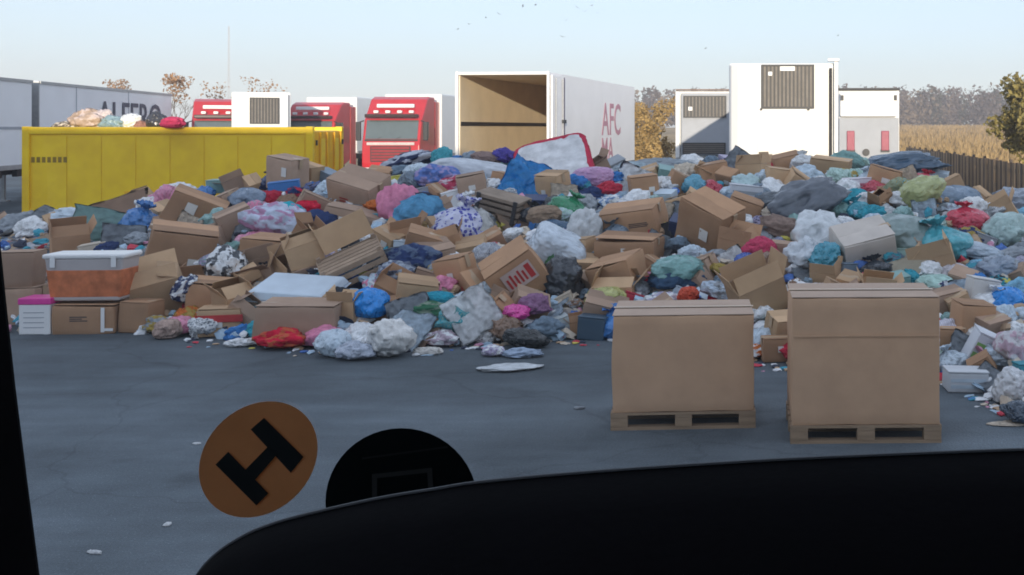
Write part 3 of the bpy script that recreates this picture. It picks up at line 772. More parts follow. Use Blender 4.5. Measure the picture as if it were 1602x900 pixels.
# dry grass behind the fence
rg = np.random.default_rng(5); V = []; Fc = []
for q in range(42000):
    t = rg.random()**1.6; Y = 30+t*300; X = 8.95+rg.random()**1.3*24*(Y/60)
    if X/Y > .34: continue
    h = (.25+.5*rg.random())*min(1.6, .7+Y/160); a = rg.random()*6.28; wv = (.05+.05*rg.random())*(.6+Y/70); dx, dy = math.cos(a)*wv, math.sin(a)*wv; z = field_z(X, Y)
    lx, ly = rg.normal(0, .15), rg.normal(0, .15); k = len(V)
    V += [(X-dx, Y-dy, z), (X+dx, Y+dy, z), (X+lx, Y+ly, z+h)]; Fc.append((k, k+1, k+2))
me = bpy.data.meshes.new('dry_grass'); me.from_pydata(V, [], Fc)
o = link('dry_grass', me, mat('straw', (.33, .23, .11), .9, .35, .6)); tag(o, 'tufts of golden dry grass beyond the fence', 'grass', kind='stuff')

# ================================================================ DUMPED GOODS
WHT, PAL, GRY, CHA, NAV = (.76, .78, .79), (.52, .62, .70), (.30, .33, .36), (.035, .042, .052), (.03, .05, .13)
BLU, BRI, TEA, PNK, RED = (.05, .20, .50), (.005, .24, .68), (.03, .38, .46), (.66, .24, .36), (.56, .02, .05)
GRN, YGR, MAG, BRN, CRM = (.03, .24, .11), (.42, .42, .14), (.70, .06, .33), (.24, .15, .10), (.60, .52, .42)
ORG, LIL, YEL, SEA = (.52, .15, .04), (.40, .36, .50), (.65, .55, .08), (.22, .38, .36)

def land(x, y, phrase): LAND.append((x, y, phrase))
USED = []
def rect(x, y, w_, h_): USED.append((x, y, w_/2, h_/2))

# ---- cartons: x, y, width, height (pixels), yaw, pitch, roll, material, open, ground, label, landmark phrase
CT = [
 (32, 384, 58, 58, 8, 0, 0, card2, 0, 'grey-brown carton on top of its stack at the left edge', None, 14.0),
 (34, 440, 70, 62, 6, 0, 0, card2, 0, 'grey-brown carton at the bottom of its stack at the left edge', None, 14.0),
 (128, 497, 96, 52, 4, 0, 0, card, 'g', 'brown carton with white end tape under the orange-filled tub', 'the carton under the tub'),
 (210, 496, 54, 52, -8, 0, 0, card, 'g', 'small brown carton on the ground right of the tub stack', None),
 (248, 472, 84, 66, 24, 20, -14, card3, 'o', 'tipped open carton with a dark and white bundle spilling out', 'the tipped open carton'),
 (280, 400, 104, 88, 30, 10, 10, card, 0, 'large tilted brown carton left of the black-spotted white plastic', 'the large tilted carton on the left'),
 (300, 334, 96, 68, 24, 8, 24, card, 0, 'tilted brown carton sloping down to the right under the yellow container', None),
 (370, 356, 62, 62, 34, 8, -22, card2, 0, 'greyish carton leaning beside the round slate bag', None),
 (336, 464, 74, 48, 14, 4, 6, card, 0, 'dark brown carton lying low above the red-printed small carton', None),
 (337, 504, 72, 48, 14, 0, 0, card3, 'g', 'small carton with a red band on the ground at the left', 'the red-banded carton'),
 (392, 440, 40, 46, 30, 14, -28, card3, 0, 'small upended carton left of the pale blue tray', None),
 (428, 394, 70, 44, -6, 4, 4, card, 0, 'brown carton below the heap of pastel clothes', 'the carton under the pastel clothes'),
 (478, 402, 62, 52, 26, 8, -18, card3, 'o', 'orange-brown open carton with a dark slot beside the slatted crate', None),
 (451, 271, 54, 48, -22, 4, 8, card2, 0, 'greyish carton perched on the heap against the yellow container', 'the carton against the yellow container'),
 (492, 322, 62, 36, 30, 6, 26, card2, 0, 'long brown carton sliding right below the perched carton', None),
 (564, 301, 84, 56, -14, 24, 14, card2, 0, 'large brown carton tipped back left of the pink blanket', 'the large tipped carton'),
 (545, 338, 66, 30, 8, 4, 12, card2, 0, 'flat greyish carton under the large tipped carton', None),
 (740, 298, 46, 50, 16, 4, -10, card2, 0, 'upright greyish carton left of the slatted stack', None),
 (664, 383, 66, 44, 18, 14, 18, card, 0, 'brown carton under the round blue ball of cloth', None),
 (716, 434, 58, 64, -22, 10, -10, card, 0, 'brown carton leaning left of the red-lettered carton', None),
 (810, 428, 92, 84, 14, 20, -34, card, 0, 'large tilted carton with red lettering in the middle of the heap', 'the red-lettered carton'),
 (968, 436, 86, 66, -24, 14, -14, card, 0, 'orange-brown carton above the yellow-green bag', 'the carton above the yellow-green bag'),
 (990, 345, 92, 46, -10, 12, -8, card, 0, 'wide pale brown carton, upper of two, right of the white drape', 'the wide pale brown carton'),
 (985, 388, 84, 36, -8, 4, 2, card, 0, 'wide brown carton directly below another wide carton right of the white drape', None),
 (1112, 356, 104, 92, -32, 16, 22, card, 0, 'very large tilted carton with a torn corner right of centre', 'the very large tilted carton'),
 (1185, 462, 92, 58, 22, 12, -20, card3, 'o', 'pale open carton between the two palletised boxes', 'the pale open carton'),
 (1008, 298, 44, 44, 18, 4, -6, card, 0, 'small brown carton above the wide pale brown carton', None),
 (1115, 272, 46, 34, 10, 4, -10, card, 0, 'small tan carton behind the very large tilted carton', None),
 (1232, 258, 52, 34, 16, 6, -12, card, 0, 'reddish carton heaped at the foot of the tall bright trailer', 'the reddish carton at the trailer'),
 (1298, 266, 60, 36, -12, 4, 6, card3, 0, 'tan carton on the crest below the tall bright trailer', None),
 (1218, 284, 42, 40, 14, 6, 8, card3, 0, 'small upright tan carton left of the charcoal sheet', None),
 (1522, 502, 60, 54, 18, 6, 6, card, 0, 'brown carton below the blue bag at the right', 'the carton at the right below the blue bag'),
 (1494, 545, 40, 62, -12, 0, 0, card, 'g', 'shaded brown carton right behind the taller palletised box', None),
 (1500, 476, 40, 36, 10, 12, -24, card3, 0, 'crushed tan carton between the taller palletised box and the white canister', None),
 (470, 500, 104, 52, 8, 0, 2, card2, 0, 'long low carton under the pale blue tray', 'the long low carton'),
 (535, 500, 52, 62, -12, 0, 0, card3, 'og', 'open empty carton on its edge left of the blue sack', 'the open empty carton'),
 (652, 460, 66, 46, 20, 12, 10, card3, 0, 'tan carton half buried above the green cloth', None),
 (905, 514, 40, 26, 14, 4, -8, card, 'og', 'small torn carton with flaps lying at the foot of the heap', None),
 (1212, 548, 46, 40, 10, 0, 0, card, 'g', 'shaded carton on the ground in the gap between the palletised boxes', None),
 (1460, 414, 74, 40, -10, 10, -16, card3, 'o', 'flattened tan carton leaning behind the taller palletised box', None),
 (606, 380, 50, 40, -20, 12, 24, card3, 0, 'tan carton flap standing behind the slatted crate', None),
]
for e in CT:
    x, y, w_, h_, yaw, pit, rol, m, fl, lab, ph = e[:11]; d = e[11] if len(e) > 11 else None
    fl = str(fl); o, W, D, H = put_carton('carton', lab, x, y, w_, h_, yaw, pit, rol, m, 'o' in fl, 'g' in fl, d=d, big=1.0 if d else 1.2)
    rect(x, y, w_, h_)
    if ph: land(x, y, ph)
    if lab.startswith('grey-brown carton on top'): o.location.z = .62; TOPBOX = o
    if lab.startswith('grey-brown carton at the bottom'): o.location.z = .0
    redp = mat('red_print', (.48, .05, .05), .8, .2, 6)
    if 'red lettering' in lab:
        yf = -D/2*1.035-.014
        box('label', mat('print_pale', (.58, .46, .42), .8), o, -W*.30, W*.34, yf, yf+.004, H*.40, H*.86)
        for q in range(5): box('red_stroke', redp, o, -W*.24+q*W*.085, -W*.24+q*W*.085+W*.045, yf-.004, yf-.001, H*.48, H*(.78 if q % 2 else .72))
        box('red_stroke', redp, o, W*.19, W*.30, yf-.004, yf-.001, H*.46, H*.80)
    if 'red band' in lab:
        MB().box(-W/2*1.01-.02, W/2*1.01+.02, -D/2*1.03-.012, -D/2*1.03-.008, H*.55, H*.82).build('printed_band', redp, o)
    if 'white end tape' in lab:
        MB().box(W*.30, W*.36, -D/2*1.03-.014, -D/2*1.03-.01, .02, H*.95).box(W*.36, W*.5, -D/2*1.03-.014, -D/2*1.03-.01, H*.1, H*.2).build('end_tape', white_p, o)

o, W, D, H = put_carton('pale_carton', 'large cream carton tilted on its corner behind the taller palletised box', 1352, 394, 96, 84, 16, 26, -12, mat('kraft_pale', (.60, .54, .48), .85, .1, 3, .1, 10), big=1.15)
rect(1352, 394, 92, 80); land(1352, 394, 'the large cream carton')
# the stack on the left must really stand: lower box height decides the upper
for o in C.objects:
    if o.get('label', '').startswith('grey-brown carton at the bottom'):
        zs = [v.co.z for v in o.children[0].data.vertices]; TOPBOX.location.z = max(zs)+.012

# ---- storage tub with orange contents, on the carton
frost = mat('frosted_plastic', (.50, .46, .45), .3, .06, 3, spec=.5)
def tub():
    x, d = 126, EYE*F/(523-200); P = pw(x, 200, d)
    W, D, z0 = 118*d/F, .42, 48*d/F+.02; H = 74*d/F
    t = empty('storage_tub', (P.x, P.y+.25, z0), (0, 0, R(4))); tag(t, 'clear plastic storage tub full of orange things with a white lid', 'tub')
    mb = MB(); hw, hd, a = W/2, D/2, .88
    prof = [(0, a), (H*.86, 1), (H*.9, 1.03)]
    vs = [(sx*hw*s, sy*hd*s, z) for z, s in prof for sx, sy in ((-1, -1), (1, -1), (1, 1), (-1, 1))]
    mb.add(vs, [(0, 1, 2, 3), (8, 9, 10, 11)]+[(r*4+i, r*4+(i+1) % 4, r*4+4+(i+1) % 4, r*4+4+i) for r in range(2) for i in range(4)])
    mb.build('shell', frost, t, .02)
    # orange fill showing through the lower wall
    og = mat('orange_contents', (.55, .17, .07), .6, .35, 6)
    z1, z2 = H*.06, H*.68; s1, s2 = a+(1-a)*z1/(H*.86)+.012, a+(1-a)*z2/(H*.86)+.012
    mb = MB(); vs = [(sx*hw*s, sy*hd*s, z) for z, s in ((z1, s1), (z2, s2)) for sx, sy in ((-1, -1), (1, -1), (1, 1), (-1, 1))]
    mb.add(vs, [(0, 1, 2, 3), (4, 5, 6, 7)]+[(i, (i+1) % 4, 4+(i+1) % 4, 4+i) for i in range(4)]); mb.build('contents', og, t, .02)
    box('lid', white_p, t, -hw*1.06, hw*1.06, -hd*1.08, hd*1.08, H*.9, H, .02)
    for s in (-1, 1): box('clip', white_p, t, s*hw*.78-.03, s*hw*.78+.03, -hd*1.12, -hd*1.08-.002, H*.72, H*.97, .008)
    land(126, 430, 'the orange-filled tub'); rect(126, 430, 124, 84)
tub()
d = EYE*F/(524-200); P = pw(52, 200, d)
t = empty('small_white_box', (P.x, P.y+.16, 0), (0, 0, R(3))); tag(t, 'small white box with a bright pink lid on the ground at the left', 'box')
wq = 48*d/F/2; box('body', white_p, t, -wq, wq, -.15, .15, 0, .36, .01); box('lid', hard(MAG), t, -wq*1.05, wq*1.05, -.16, .16, .361, .44, .012)
for q in range(4): box('printed_line', panel_grey, t, -wq*.7, wq*.6, -.153, -.151, .08+q*.06, .09+q*.06)
rect(52, 497, 52, 60); land(52, 497, 'the pink-lidded box')

# ---- soft goods: name, x, y, w, h, material, shape list, rotation (deg), label, category, ground, landmark
SG = [
 ('plastic_sheet', 170, 362, 110, 44, film(SEA), SHEET, (60, 10, 10), 'greenish translucent plastic sheet draped over the left end', 'sheet', 0, 'the greenish plastic sheet'),
 ('cardboard_sheet', 185, 334, 90, 40, card2, PAPER, (62, -20, 8), 'flat grey cardboard sheet leaning in front of the yellow container', 'cardboard', 0, None),
 ('plastic_bag', 226, 352, 50, 54, film(BLU), SACK, (0, 20, 0), 'pale blue tied bag left of the sloping brown carton', 'bag', 0, 'the pale blue tied bag'),
 ('plastic_bag', 385, 314, 48, 48, film((.16, .22, .30)), BLOB, (0, 0, 40), 'round slate-blue bag below the yellow container', 'bag', 0, 'the round slate bag'),
 ('plastic_bag', 120, 340, 80, 30, film(PAL), SOFT, (0, 0, 0), 'pale crumpled film lying behind the storage tub', 'bag', 0, None),
 ('crumpled_plastic', 354, 420, 58, 62, film(WHT, CHA), SOFT, (0, 0, 20), 'white crumpled plastic with black spots on the left of the heap', 'plastic', 0, 'the black-spotted white plastic'),
 ('shoe_bundle', 286, 456, 34, 52, film(NAV, WHT), SOFT, (0, 35, 0), 'dark blue and white bundle hanging from the tipped carton', 'bundle', 0, None),
 ('paper_bag', 262, 508, 34, 38, cloth((.45, .33, .28)), BLOB, (0, 0, 0), 'small pinkish paper bag on the ground before the tipped carton', 'bag', 1, None),
 ('clothes_heap', 442, 352, 96, 62, cloth((.50, .55, .66), (.45, .25, .38)), SOFT, (0, 12, 0), 'heap of pastel blue and pink clothes on the left half', 'clothes', 0, 'the pastel clothes'),
 ('clothes_heap', 448, 338, 46, 38, cloth(TEA), SOFT, (0, 10, 30), 'turquoise garment on top of the pastel clothes', 'clothes', 0, None),
 ('clothes_heap', 480, 332, 42, 30, cloth(RED), SOFT, (0, 0, 0), 'dark red garment right of the pastel clothes', 'clothes', 0, None),
 ('garment', 500, 350, 66, 40, cloth(NAV), SOFT, (0, 0, 0), 'dark navy garment between the pastel clothes and the tipped carton', 'clothes', 0, None),
 ('clothes_heap', 440, 526, 74, 36, cloth(RED, (.55, .12, .06)), SOFT, (0, 0, 0), 'bright red clothes on the ground at the foot of the heap', 'clothes', 1, 'the bright red clothes'),
 ('rolled_garment', 444, 520, 34, 30, cloth((.45, .33, .42)), BLOB, (0, 0, 0), 'round mauve bundle lying on the bright red clothes', 'clothes', 0, None),
 ('white_cloth', 376, 534, 42, 14, cloth(WHT), SOFT, (0, 0, 0), 'flat white cloth on the ground left of the bright red clothes', 'cloth', 1, None),
 ('white_bag', 610, 522, 66, 66, film((.70, .70, .68)), SOFT, (0, 0, 15), 'big creased white sack standing at the foot of the heap', 'sack', 1, 'the big creased white sack'),
 ('plastic_bag', 524, 530, 44, 50, film(PAL), BLOB, (0, 8, 0), 'pale blue bag standing left of the big creased white sack', 'bag', 1, None),
 ('plastic_bag', 556, 545, 58, 32, film((.42, .47, .56)), SOFT, (0, 0, 0), 'crumpled pale grey-blue bag on the ground before the open empty carton', 'bag', 1, None),
 ('blue_sack', 580, 474, 44, 58, film(BRI), BLOB, (0, 0, 0), 'bright blue sack above the big creased white sack', 'sack', 0, 'the bright blue sack'),
 ('pink_blanket', 628, 325, 60, 76, cloth(PNK), SOFT, (0, -20, 0), 'pink fluffy blanket curled around the blue ball of cloth', 'blanket', 0, 'the pink blanket'),
 ('dark_jacket', 660, 334, 76, 60, cloth((.02, .025, .05)), SOFT, (0, 0, 0), 'black jacket behind the blue ball of cloth', 'clothes', 0, None),
 ('cloth_ball', 655, 330, 60, 50, cloth((.09, .27, .44)), BLOB, (20, 0, 0), 'round bright blue ball of cloth on the pink blanket', 'cloth', 0, 'the blue ball of cloth'),
 ('patterned_bag', 718, 354, 66, 70, film((.06, .07, .38), (.55, .56, .72), 'dots'), SACK, (0, 10, 0), 'blue and white patterned bag in the middle of the heap', 'bag', 0, 'the patterned bag'),
 ('plastic_bag', 752, 358, 44, 66, film((.42, .42, .40)), SOFT, (0, -15, 0), 'grey creased bag leaning right of the patterned bag', 'bag', 0, None),
 ('white_duvet', 742, 272, 120, 40, cloth((.55, .58, .62)), PILLOW, (0, 8, 0), 'white quilt spread on the crest below the open trailer', 'quilt', 0, 'the white quilt'),
 ('red_cloth', 712, 292, 46, 28, cloth((.48, .06, .12), (.6, .5, .55)), SOFT, (0, 0, 0), 'red and white cloth below the white quilt', 'cloth', 0, None),
 ('clothes_heap', 682, 280, 62, 40, cloth((.12, .20, .48), (.35, .30, .52)), SOFT, (0, 0, 0), 'blue and violet clothes left of the white quilt', 'clothes', 0, None),
 ('blue_tarpaulin', 832, 290, 84, 60, film((.02, .32, .70)), DRAPE, (52, 24, 0), 'bright blue plastic draped in a peak near the white mattress', 'sheet', 0, 'the bright blue plastic'),
 ('white_cushion', 838, 244, 60, 34, film((.60, .62, .66)), PILLOW, (0, -18, 0), 'grey-white cushion behind the white mattress', 'cushion', 0, None),
 ('pink_bag', 928, 280, 62, 34, film((.48, .26, .44)), PILLOW, (0, -4, 0), 'pink and mauve bag right of the white mattress', 'bag', 0, 'the mauve bag'),
 ('green_bag', 890, 326, 50, 38, film(GRN), SACK, (0, 24, 0), 'green tied bag below the white mattress', 'bag', 0, 'the green bag'),
 ('white_drape', 916, 366, 52, 80, cloth((.55, .57, .58)), SOFT, (0, 14, 0), 'pale drape hanging in the middle right of the red-lettered carton', 'cloth', 0, 'the pale drape'),
 ('white_parcel', 868, 396, 76, 60, film((.50, .57, .64)), SLAB, (18, 28, 20), 'pale bluish wrapped parcel right of the red-lettered carton', 'parcel', 0, 'the bluish parcel'),
 ('striped_cloth', 762, 402, 40, 40, cloth(WHT, (.07, .09, .16), 'stripes'), SOFT, (0, 20, 0), 'black and white striped cloth left of the red-lettered carton', 'cloth', 0, None),
 ('dark_bag', 880, 446, 60, 72, film(CHA), SOFT, (0, 0, 0), 'black bag with a green edge right of the red-lettered carton', 'bag', 0, 'the black bag'),
 ('green_cloth', 860, 430, 22, 60, cloth((.05, .13, .06)), SOFT, (0, 10, 0), 'narrow dark green cloth left of the black bag', 'cloth', 0, None),
 ('magenta_bag', 808, 488, 34, 28, film(MAG), BLOB, (0, 0, 0), 'small hot pink bag under the red-lettered carton', 'bag', 0, 'the hot pink bag'),
 ('purple_cloth', 836, 480, 44, 34, cloth((.26, .14, .24)), SOFT, (0, 0, 0), 'plum cloth right of the hot pink bag', 'cloth', 0, None),
 ('yellow_bag', 946, 466, 52, 40, film(YGR), BLOB, (0, 0, 0), 'yellow-green bag at the right foot of the heap', 'bag', 0, 'the yellow-green bag'),
 ('green_bundle', 1060, 420, 68, 48, film((.16, .34, .32)), BLOB, (0, 0, 0), 'round sea-green bundle below the very large tilted carton', 'bundle', 0, 'the sea-green bundle'),
 ('navy_cloth', 1056, 442, 76, 34, cloth((.04, .08, .14)), SOFT, (0, 0, 0), 'navy cloth under the sea-green bundle', 'cloth', 0, None),
 ('red_ball', 1076, 460, 28, 28, cloth((.58, .10, .06)), BLOB, (0, 0, 0), 'small orange-red ball of cloth above the lower palletised box', 'cloth', 0, 'the orange-red ball'),
 ('plastic_bag', 1036, 472, 62, 26, film(WHT, LIL), SOFT, (0, 0, 0), 'white and lilac plastic behind the lower palletised box', 'bag', 0, None),
 ('plastic_bag', 1128, 458, 58, 34, film((.45, .55, .66), GRY), SOFT, (0, 15, 0), 'blue-white film between the orange-red ball and the pale open carton', 'bag', 0, None),
 ('red_clothes', 1192, 392, 48, 40, cloth((.50, .06, .12)), SOFT, (0, 0, 0), 'crimson clothes left of the big white sacks', 'clothes', 0, 'the crimson clothes'),
 ('blue_bag', 1166, 408, 30, 30, film((.03, .09, .36)), BLOB, (0, 0, 0), 'small royal blue bag beside the crimson clothes', 'bag', 0, None),
 ('brown_bag', 1218, 362, 64, 40, cloth((.25, .18, .15)), SOFT, (0, 10, 0), 'brown holdall above the crimson clothes', 'bag', 0, 'the brown holdall'),
 ('charcoal_sheet', 1262, 320, 128, 74, film((.10, .118, .145)), SOFT, (0, -24, 0), 'large charcoal plastic sheet on the right of the heap', 'sheet', 0, 'the charcoal sheet'),
 ('charcoal_sheet', 1200, 318, 70, 30, film((.10, .12, .14)), SOFT, (0, -10, 0), 'dark grey end of plastic left of the charcoal sheet', 'sheet', 0, None),
 ('blue_tarpaulin', 1402, 262, 132, 38, film((.06, .11, .17)), SOFT, (0, -6, 0), 'long dark blue tarpaulin on the crest before the fence', 'tarpaulin', 0, 'the dark blue tarpaulin'),
 ('white_bag', 1356, 314, 46, 24, film(WHT), SOFT, (0, -12, 0), 'shiny white bag below the red-striped white box', 'bag', 0, None),
 ('yellow_bag', 1440, 308, 76, 56, film((.42, .45, .20)), SOFT, (0, -30, 0), 'pale yellow-green bag before the fence', 'bag', 0, 'the pale yellow-green bag'),
 ('slate_bag', 1492, 310, 70, 46, film((.17, .24, .32)), BLOB, (0, 0, 0), 'round slate-blue bag before the fence', 'bag', 0, 'the slate bag before the fence'),
 ('red_bag', 1516, 344, 56, 42, film((.60, .05, .09)), SACK, (0, 0, 0), 'bright red tied bag at the right below the fence', 'bag', 0, 'the bright red bag'),
 ('grey_green_bag', 1412, 366, 96, 74, film((.22, .30, .29)), BLOB, (0, 0, 0), 'large grey-green bag right of the large cream carton', 'bag', 0, 'the large grey-green bag'),
 ('teal_bag', 1476, 386, 76, 70, film((.08, .38, .44)), SACK, (0, -10, 0), 'teal tied bag right of the large grey-green bag', 'bag', 0, 'the teal bag'),
 ('pale_sheet', 1522, 394, 98, 30, film((.36, .44, .52)), SOFT, (0, 8, 0), 'pale steel-blue wrapping lying over the teal bag', 'sheet', 0, None),
 ('pale_green_bag', 1570, 368, 70, 56, film((.36, .50, .48)), SOFT, (0, -20, 0), 'pale mint bag at the right edge', 'bag', 0, 'the mint bag'),
 ('grey_bag', 1585, 322, 60, 46, film((.28, .32, .38)), SOFT, (0, 0, 0), 'grey bag at the right edge under the fence', 'bag', 0, None),
 ('white_sack', 1284, 372, 84, 86, film((.62, .66, .68)), SOFT, (0, -24, 0), 'big white sack behind the taller palletised box', 'sack', 0, 'the big white sacks'),
 ('white_sack', 1256, 404, 56, 60, film((.58, .62, .66)), SOFT, (0, 10, 0), 'lower white sack at the left end of the taller palletised box', 'sack', 0, None),
 ('teal_sheet', 1292, 408, 44, 50, film((.05, .30, .40)), SOFT, (0, 20, 0), 'teal plastic wedge between the white sack and the large cream carton', 'sheet', 0, None),
 ('card_sheet', 1425, 418, 70, 30, mat('kraft_cream', (.60, .54, .42), .85, .08, 3), PAPER, (40, -18, 10), 'bent cream card lying on top behind the taller palletised box', 'cardboard', 0, None),
 ('white_bundle', 1492, 426, 40, 34, cloth((.55, .52, .54)), BLOB, (0, 0, 0), 'off-white round bundle right of the bent cream card', 'bundle', 0, None),
 ('dark_shoe', 1482, 450, 36, 22, cloth(NAV, WHT), SOFT, (0, 12, 0), 'navy and white shoe-like bundle right of the taller palletised box', 'bundle', 0, None),
 ('blue_bag', 1576, 474, 52, 62, film(BRI), BLOB, (0, 12, 0), 'bright blue bag at the right edge', 'bag', 0, 'the bright blue bag at the right'),
 ('grey_bag', 1560, 426, 74, 44, film((.26, .32, .40)), SOFT, (0, 0, 0), 'crumpled grey-blue bag above the bright blue bag at the right', 'bag', 0, None),
 ('pink_clothes', 1586, 548, 56, 60, cloth((.50, .36, .42), (.6, .58, .6)), SOFT, (0, 20, 0), 'pinkish clothes at the right edge by the printed white bag', 'clothes', 0, 'the pinkish clothes at the right'),
 ('white_bag', 1588, 596, 56, 66, film((.60, .62, .64)), SOFT, (0, -10, 0), 'white bag at the right edge below the pinkish clothes', 'bag', 1, None),
 ('dark_bag', 1592, 642, 44, 36, film((.06, .09, .13)), SOFT, (0, 14, 0), 'dark bag on the ground at the right edge', 'bag', 1, None),
 ('teal_cloth', 684, 466, 44, 24, cloth((.03, .28, .38)), BLOB, (0, 0, 0), 'small teal cloth right of the bright blue sack', 'cloth', 0, None),
 ('green_cloth', 680, 490, 66, 34, cloth((.04, .14, .08), (.20, .26, .20)), SOFT, (0, 0, 0), 'dark green patterned cloth above the foot of the heap', 'cloth', 0, 'the dark green cloth'),
 ('small_clothes', 690, 526, 52, 30, cloth((.44, .36, .42), WHT), SOFT, (0, 0, 0), 'pink-grey clothes on the ground right of the big creased white sack', 'clothes', 1, None),
 ('slate_bag', 734, 512, 38, 36, film((.20, .26, .31)), BLOB, (0, 0, 0), 'small slate bag on the ground left of the wicker basket', 'bag', 1, None),
 ('white_bag', 760, 522, 26, 28, film((.60, .60, .60)), BLOB, (0, 0, 0), 'small white bag on the ground below the wicker basket', 'bag', 1, None),
 ('black_bag', 820, 526, 66, 34, film((.025, .03, .032)), SOFT, (0, 8, 0), 'flat black bag on the ground at the foot of the heap', 'bag', 1, 'the flat black bag'),
 ('white_cloth', 826, 508, 46, 18, cloth(WHT), SOFT, (0, 18, 0), 'white cloth lying on the flat black bag', 'cloth', 0, None),
 ('lilac_cloth', 772, 546, 34, 20, cloth(LIL, WHT), SOFT, (0, 0, 0), 'small lilac and white rag on the ground left of the pale blue rag', 'rag', 1, None),
 ('blue_rag', 814, 550, 60, 14, cloth((.32, .40, .52)), SOFT, (0, 0, 0), 'pale blue rag flat on the ground before the flat black bag', 'rag', 1, None),
 ('white_rag', 670, 546, 40, 15, cloth((.62, .60, .56)), SOFT, (0, 0, 0), 'flat cream rag on the ground right of the big creased white sack', 'rag', 1, None),
 ('brown_sack', 850, 336, 44, 36, cloth((.28, .20, .14)), BLOB, (0, 0, 0), 'round tan sack left of the green tied bag', 'sack', 0, None),
 ('navy_clothes', 640, 412, 76, 50, cloth(NAV, (.10, .14, .22)), SOFT, (0, 0, 0), 'navy clothes below the round blue ball of cloth', 'clothes', 0, 'the navy clothes'),
 ('grey_clothes', 620, 436, 60, 44, cloth((.32, .36, .42), (.12, .14, .20)), SOFT, (0, 0, 0), 'grey crumpled clothes above the bright blue sack', 'clothes', 0, None),
 ('blue_sheet', 870, 358, 66, 26, film((.03, .09, .17)), SOFT, (0, 0, 0), 'dark blue plastic under the round tan sack', 'sheet', 0, None),
 ('striped_sheet', 636, 256, 92, 30, cloth((.55, .58, .65), (.03, .04, .09)), SOFT, (0, -16, 0), 'white and navy striped bedding on the crest before the red lorry', 'bedding', 0, 'the striped bedding'),
 ('teal_cloth', 692, 248, 30, 30, cloth((.08, .36, .42)), SOFT, (0, 0, 0), 'teal cloth on the crest left of the open trailer', 'cloth', 0, None),
 ('violet_cloth', 790, 246, 34, 26, cloth((.10, .08, .34)), SOFT, (0, 20, 0), 'violet cloth on the crest below the open trailer', 'cloth', 0, None),
 ('brown_cloth', 760, 250, 50, 24, cloth((.28, .20, .18)), SOFT, (0, 0, 0), 'brown blanket on the crest left of the violet cloth', 'blanket', 0, None),
 ('yellow_bag', 1106, 268, 36, 24, film((.50, .38, .08)), SOFT, (0, 0, 0), 'yellow-ochre bag on the crest below the small trailer', 'bag', 0, 'the ochre bag'),
 ('turquoise_bag', 1086, 296, 40, 40, film((.10, .34, .46)), SOFT, (0, 18, 0), 'turquoise bag left of the very large tilted carton', 'bag', 0, None),
 ('blue_cloth', 955, 322, 46, 30, cloth((.20, .30, .48), WHT), SOFT, (0, 0, 0), 'blue and white cloth above the pale drape', 'cloth', 0, None),
 ('grey_blanket', 1040, 262, 90, 30, cloth((.30, .34, .37)), SOFT, (0, 0, 0), 'grey blanket on the crest right of the ochre shrubs', 'blanket', 0, 'the grey blanket'),
 ('pale_blanket', 985, 268, 60, 28, cloth((.34, .42, .46)), SOFT, (0, -10, 0), 'pale blue-grey blanket on the crest right of the mauve bag', 'blanket', 0, None),
 ('red_ball', 1212, 262, 24, 24, cloth((.55, .07, .09)), BLOB, (0, 0, 0), 'small red ball of cloth on the crest beside the reddish carton', 'cloth', 0, None),
 ('red_cloth', 1318, 256, 22, 16, cloth((.55, .05, .14)), SOFT, (0, 0, 0), 'small crimson cloth on the crest under the two-light trailer', 'cloth', 0, None),
]
for nm, x, y, w_, h_, m, sh, rot, lab, cat, g, ph in SG:
    soft_item(nm, lab, cat, x, y, w_*1.08, h_*1.08, m, sh, tuple(R(a) for a in rot), ground=bool(g))
    rect(x, y, w_, h_)
    if ph: land(x, y, ph)

# ---- hard goods with parts
def at_surface(x, y, back=.1):
    d = surf(x, y); return pw(x, y, d-back), d
# white mattress with red border
P, d = at_surface(866, 262, .1); sc_ = d/F
t = empty('mattress', P, Euler((R(38), R(-14), R(10)))); tag(t, 'white mattress with a red border propped on the crest', 'mattress'); P.z += .06; t.location = P
hx, hy, hz = 56*sc_, .62, .10
o = link('body', SLAB[0], cloth((.66, .66, .66)), t); o.scale = (hx, hy, hz)
for z in (-hz*.95, hz*.72):
    o = link('piping', SLAB[1], cloth((.52, .04, .08)), t); o.scale = (hx*1.02, hy*1.02, .018); o.location = (0, 0, z)
o = link('border', SLAB[2], cloth((.50, .05, .08)), t); o.scale = (hx*1.03, hy*1.035, hz*.72); o.location = (0, 0, -hz*.45)
land(866, 262, 'the white mattress'); rect(866, 262, 124, 66)
# pale blue tray
P, d = at_surface(465, 450, .6); sc_ = d/F
t = empty('plastic_tray', P, Euler((R(14), R(3), R(-4)))); tag(t, 'pale blue shallow plastic tray lying upside down on the left', 'tray')
pt = hard((.55, .64, .72)); a, b2 = 60*sc_, .36
mb = MB(); rings = [(1.0, 1.0, -.05), (1.0, 1.0, -.03), (.92, .9, .045), (.88, .86, .055)]
vs = [(sx*a*q[0], sy*b2*q[1], q[2]) for q in rings for sx, sy in ((-1, -1), (1, -1), (1, 1), (-1, 1))]
mb.add(vs, [(0, 1, 2, 3), (12, 13, 14, 15)]+[(r*4+i, r*4+(i+1) % 4, r*4+4+(i+1) % 4, r*4+4+i) for r in range(3) for i in range(4)])
mb.build('shell', pt, t, .02); box('rim', pt, t, -a*1.04, a*1.04, -b2*1.06, b2*1.06, -.062, -.052, .004)
land(465, 450, 'the pale blue tray'); rect(465, 450, 122, 34)
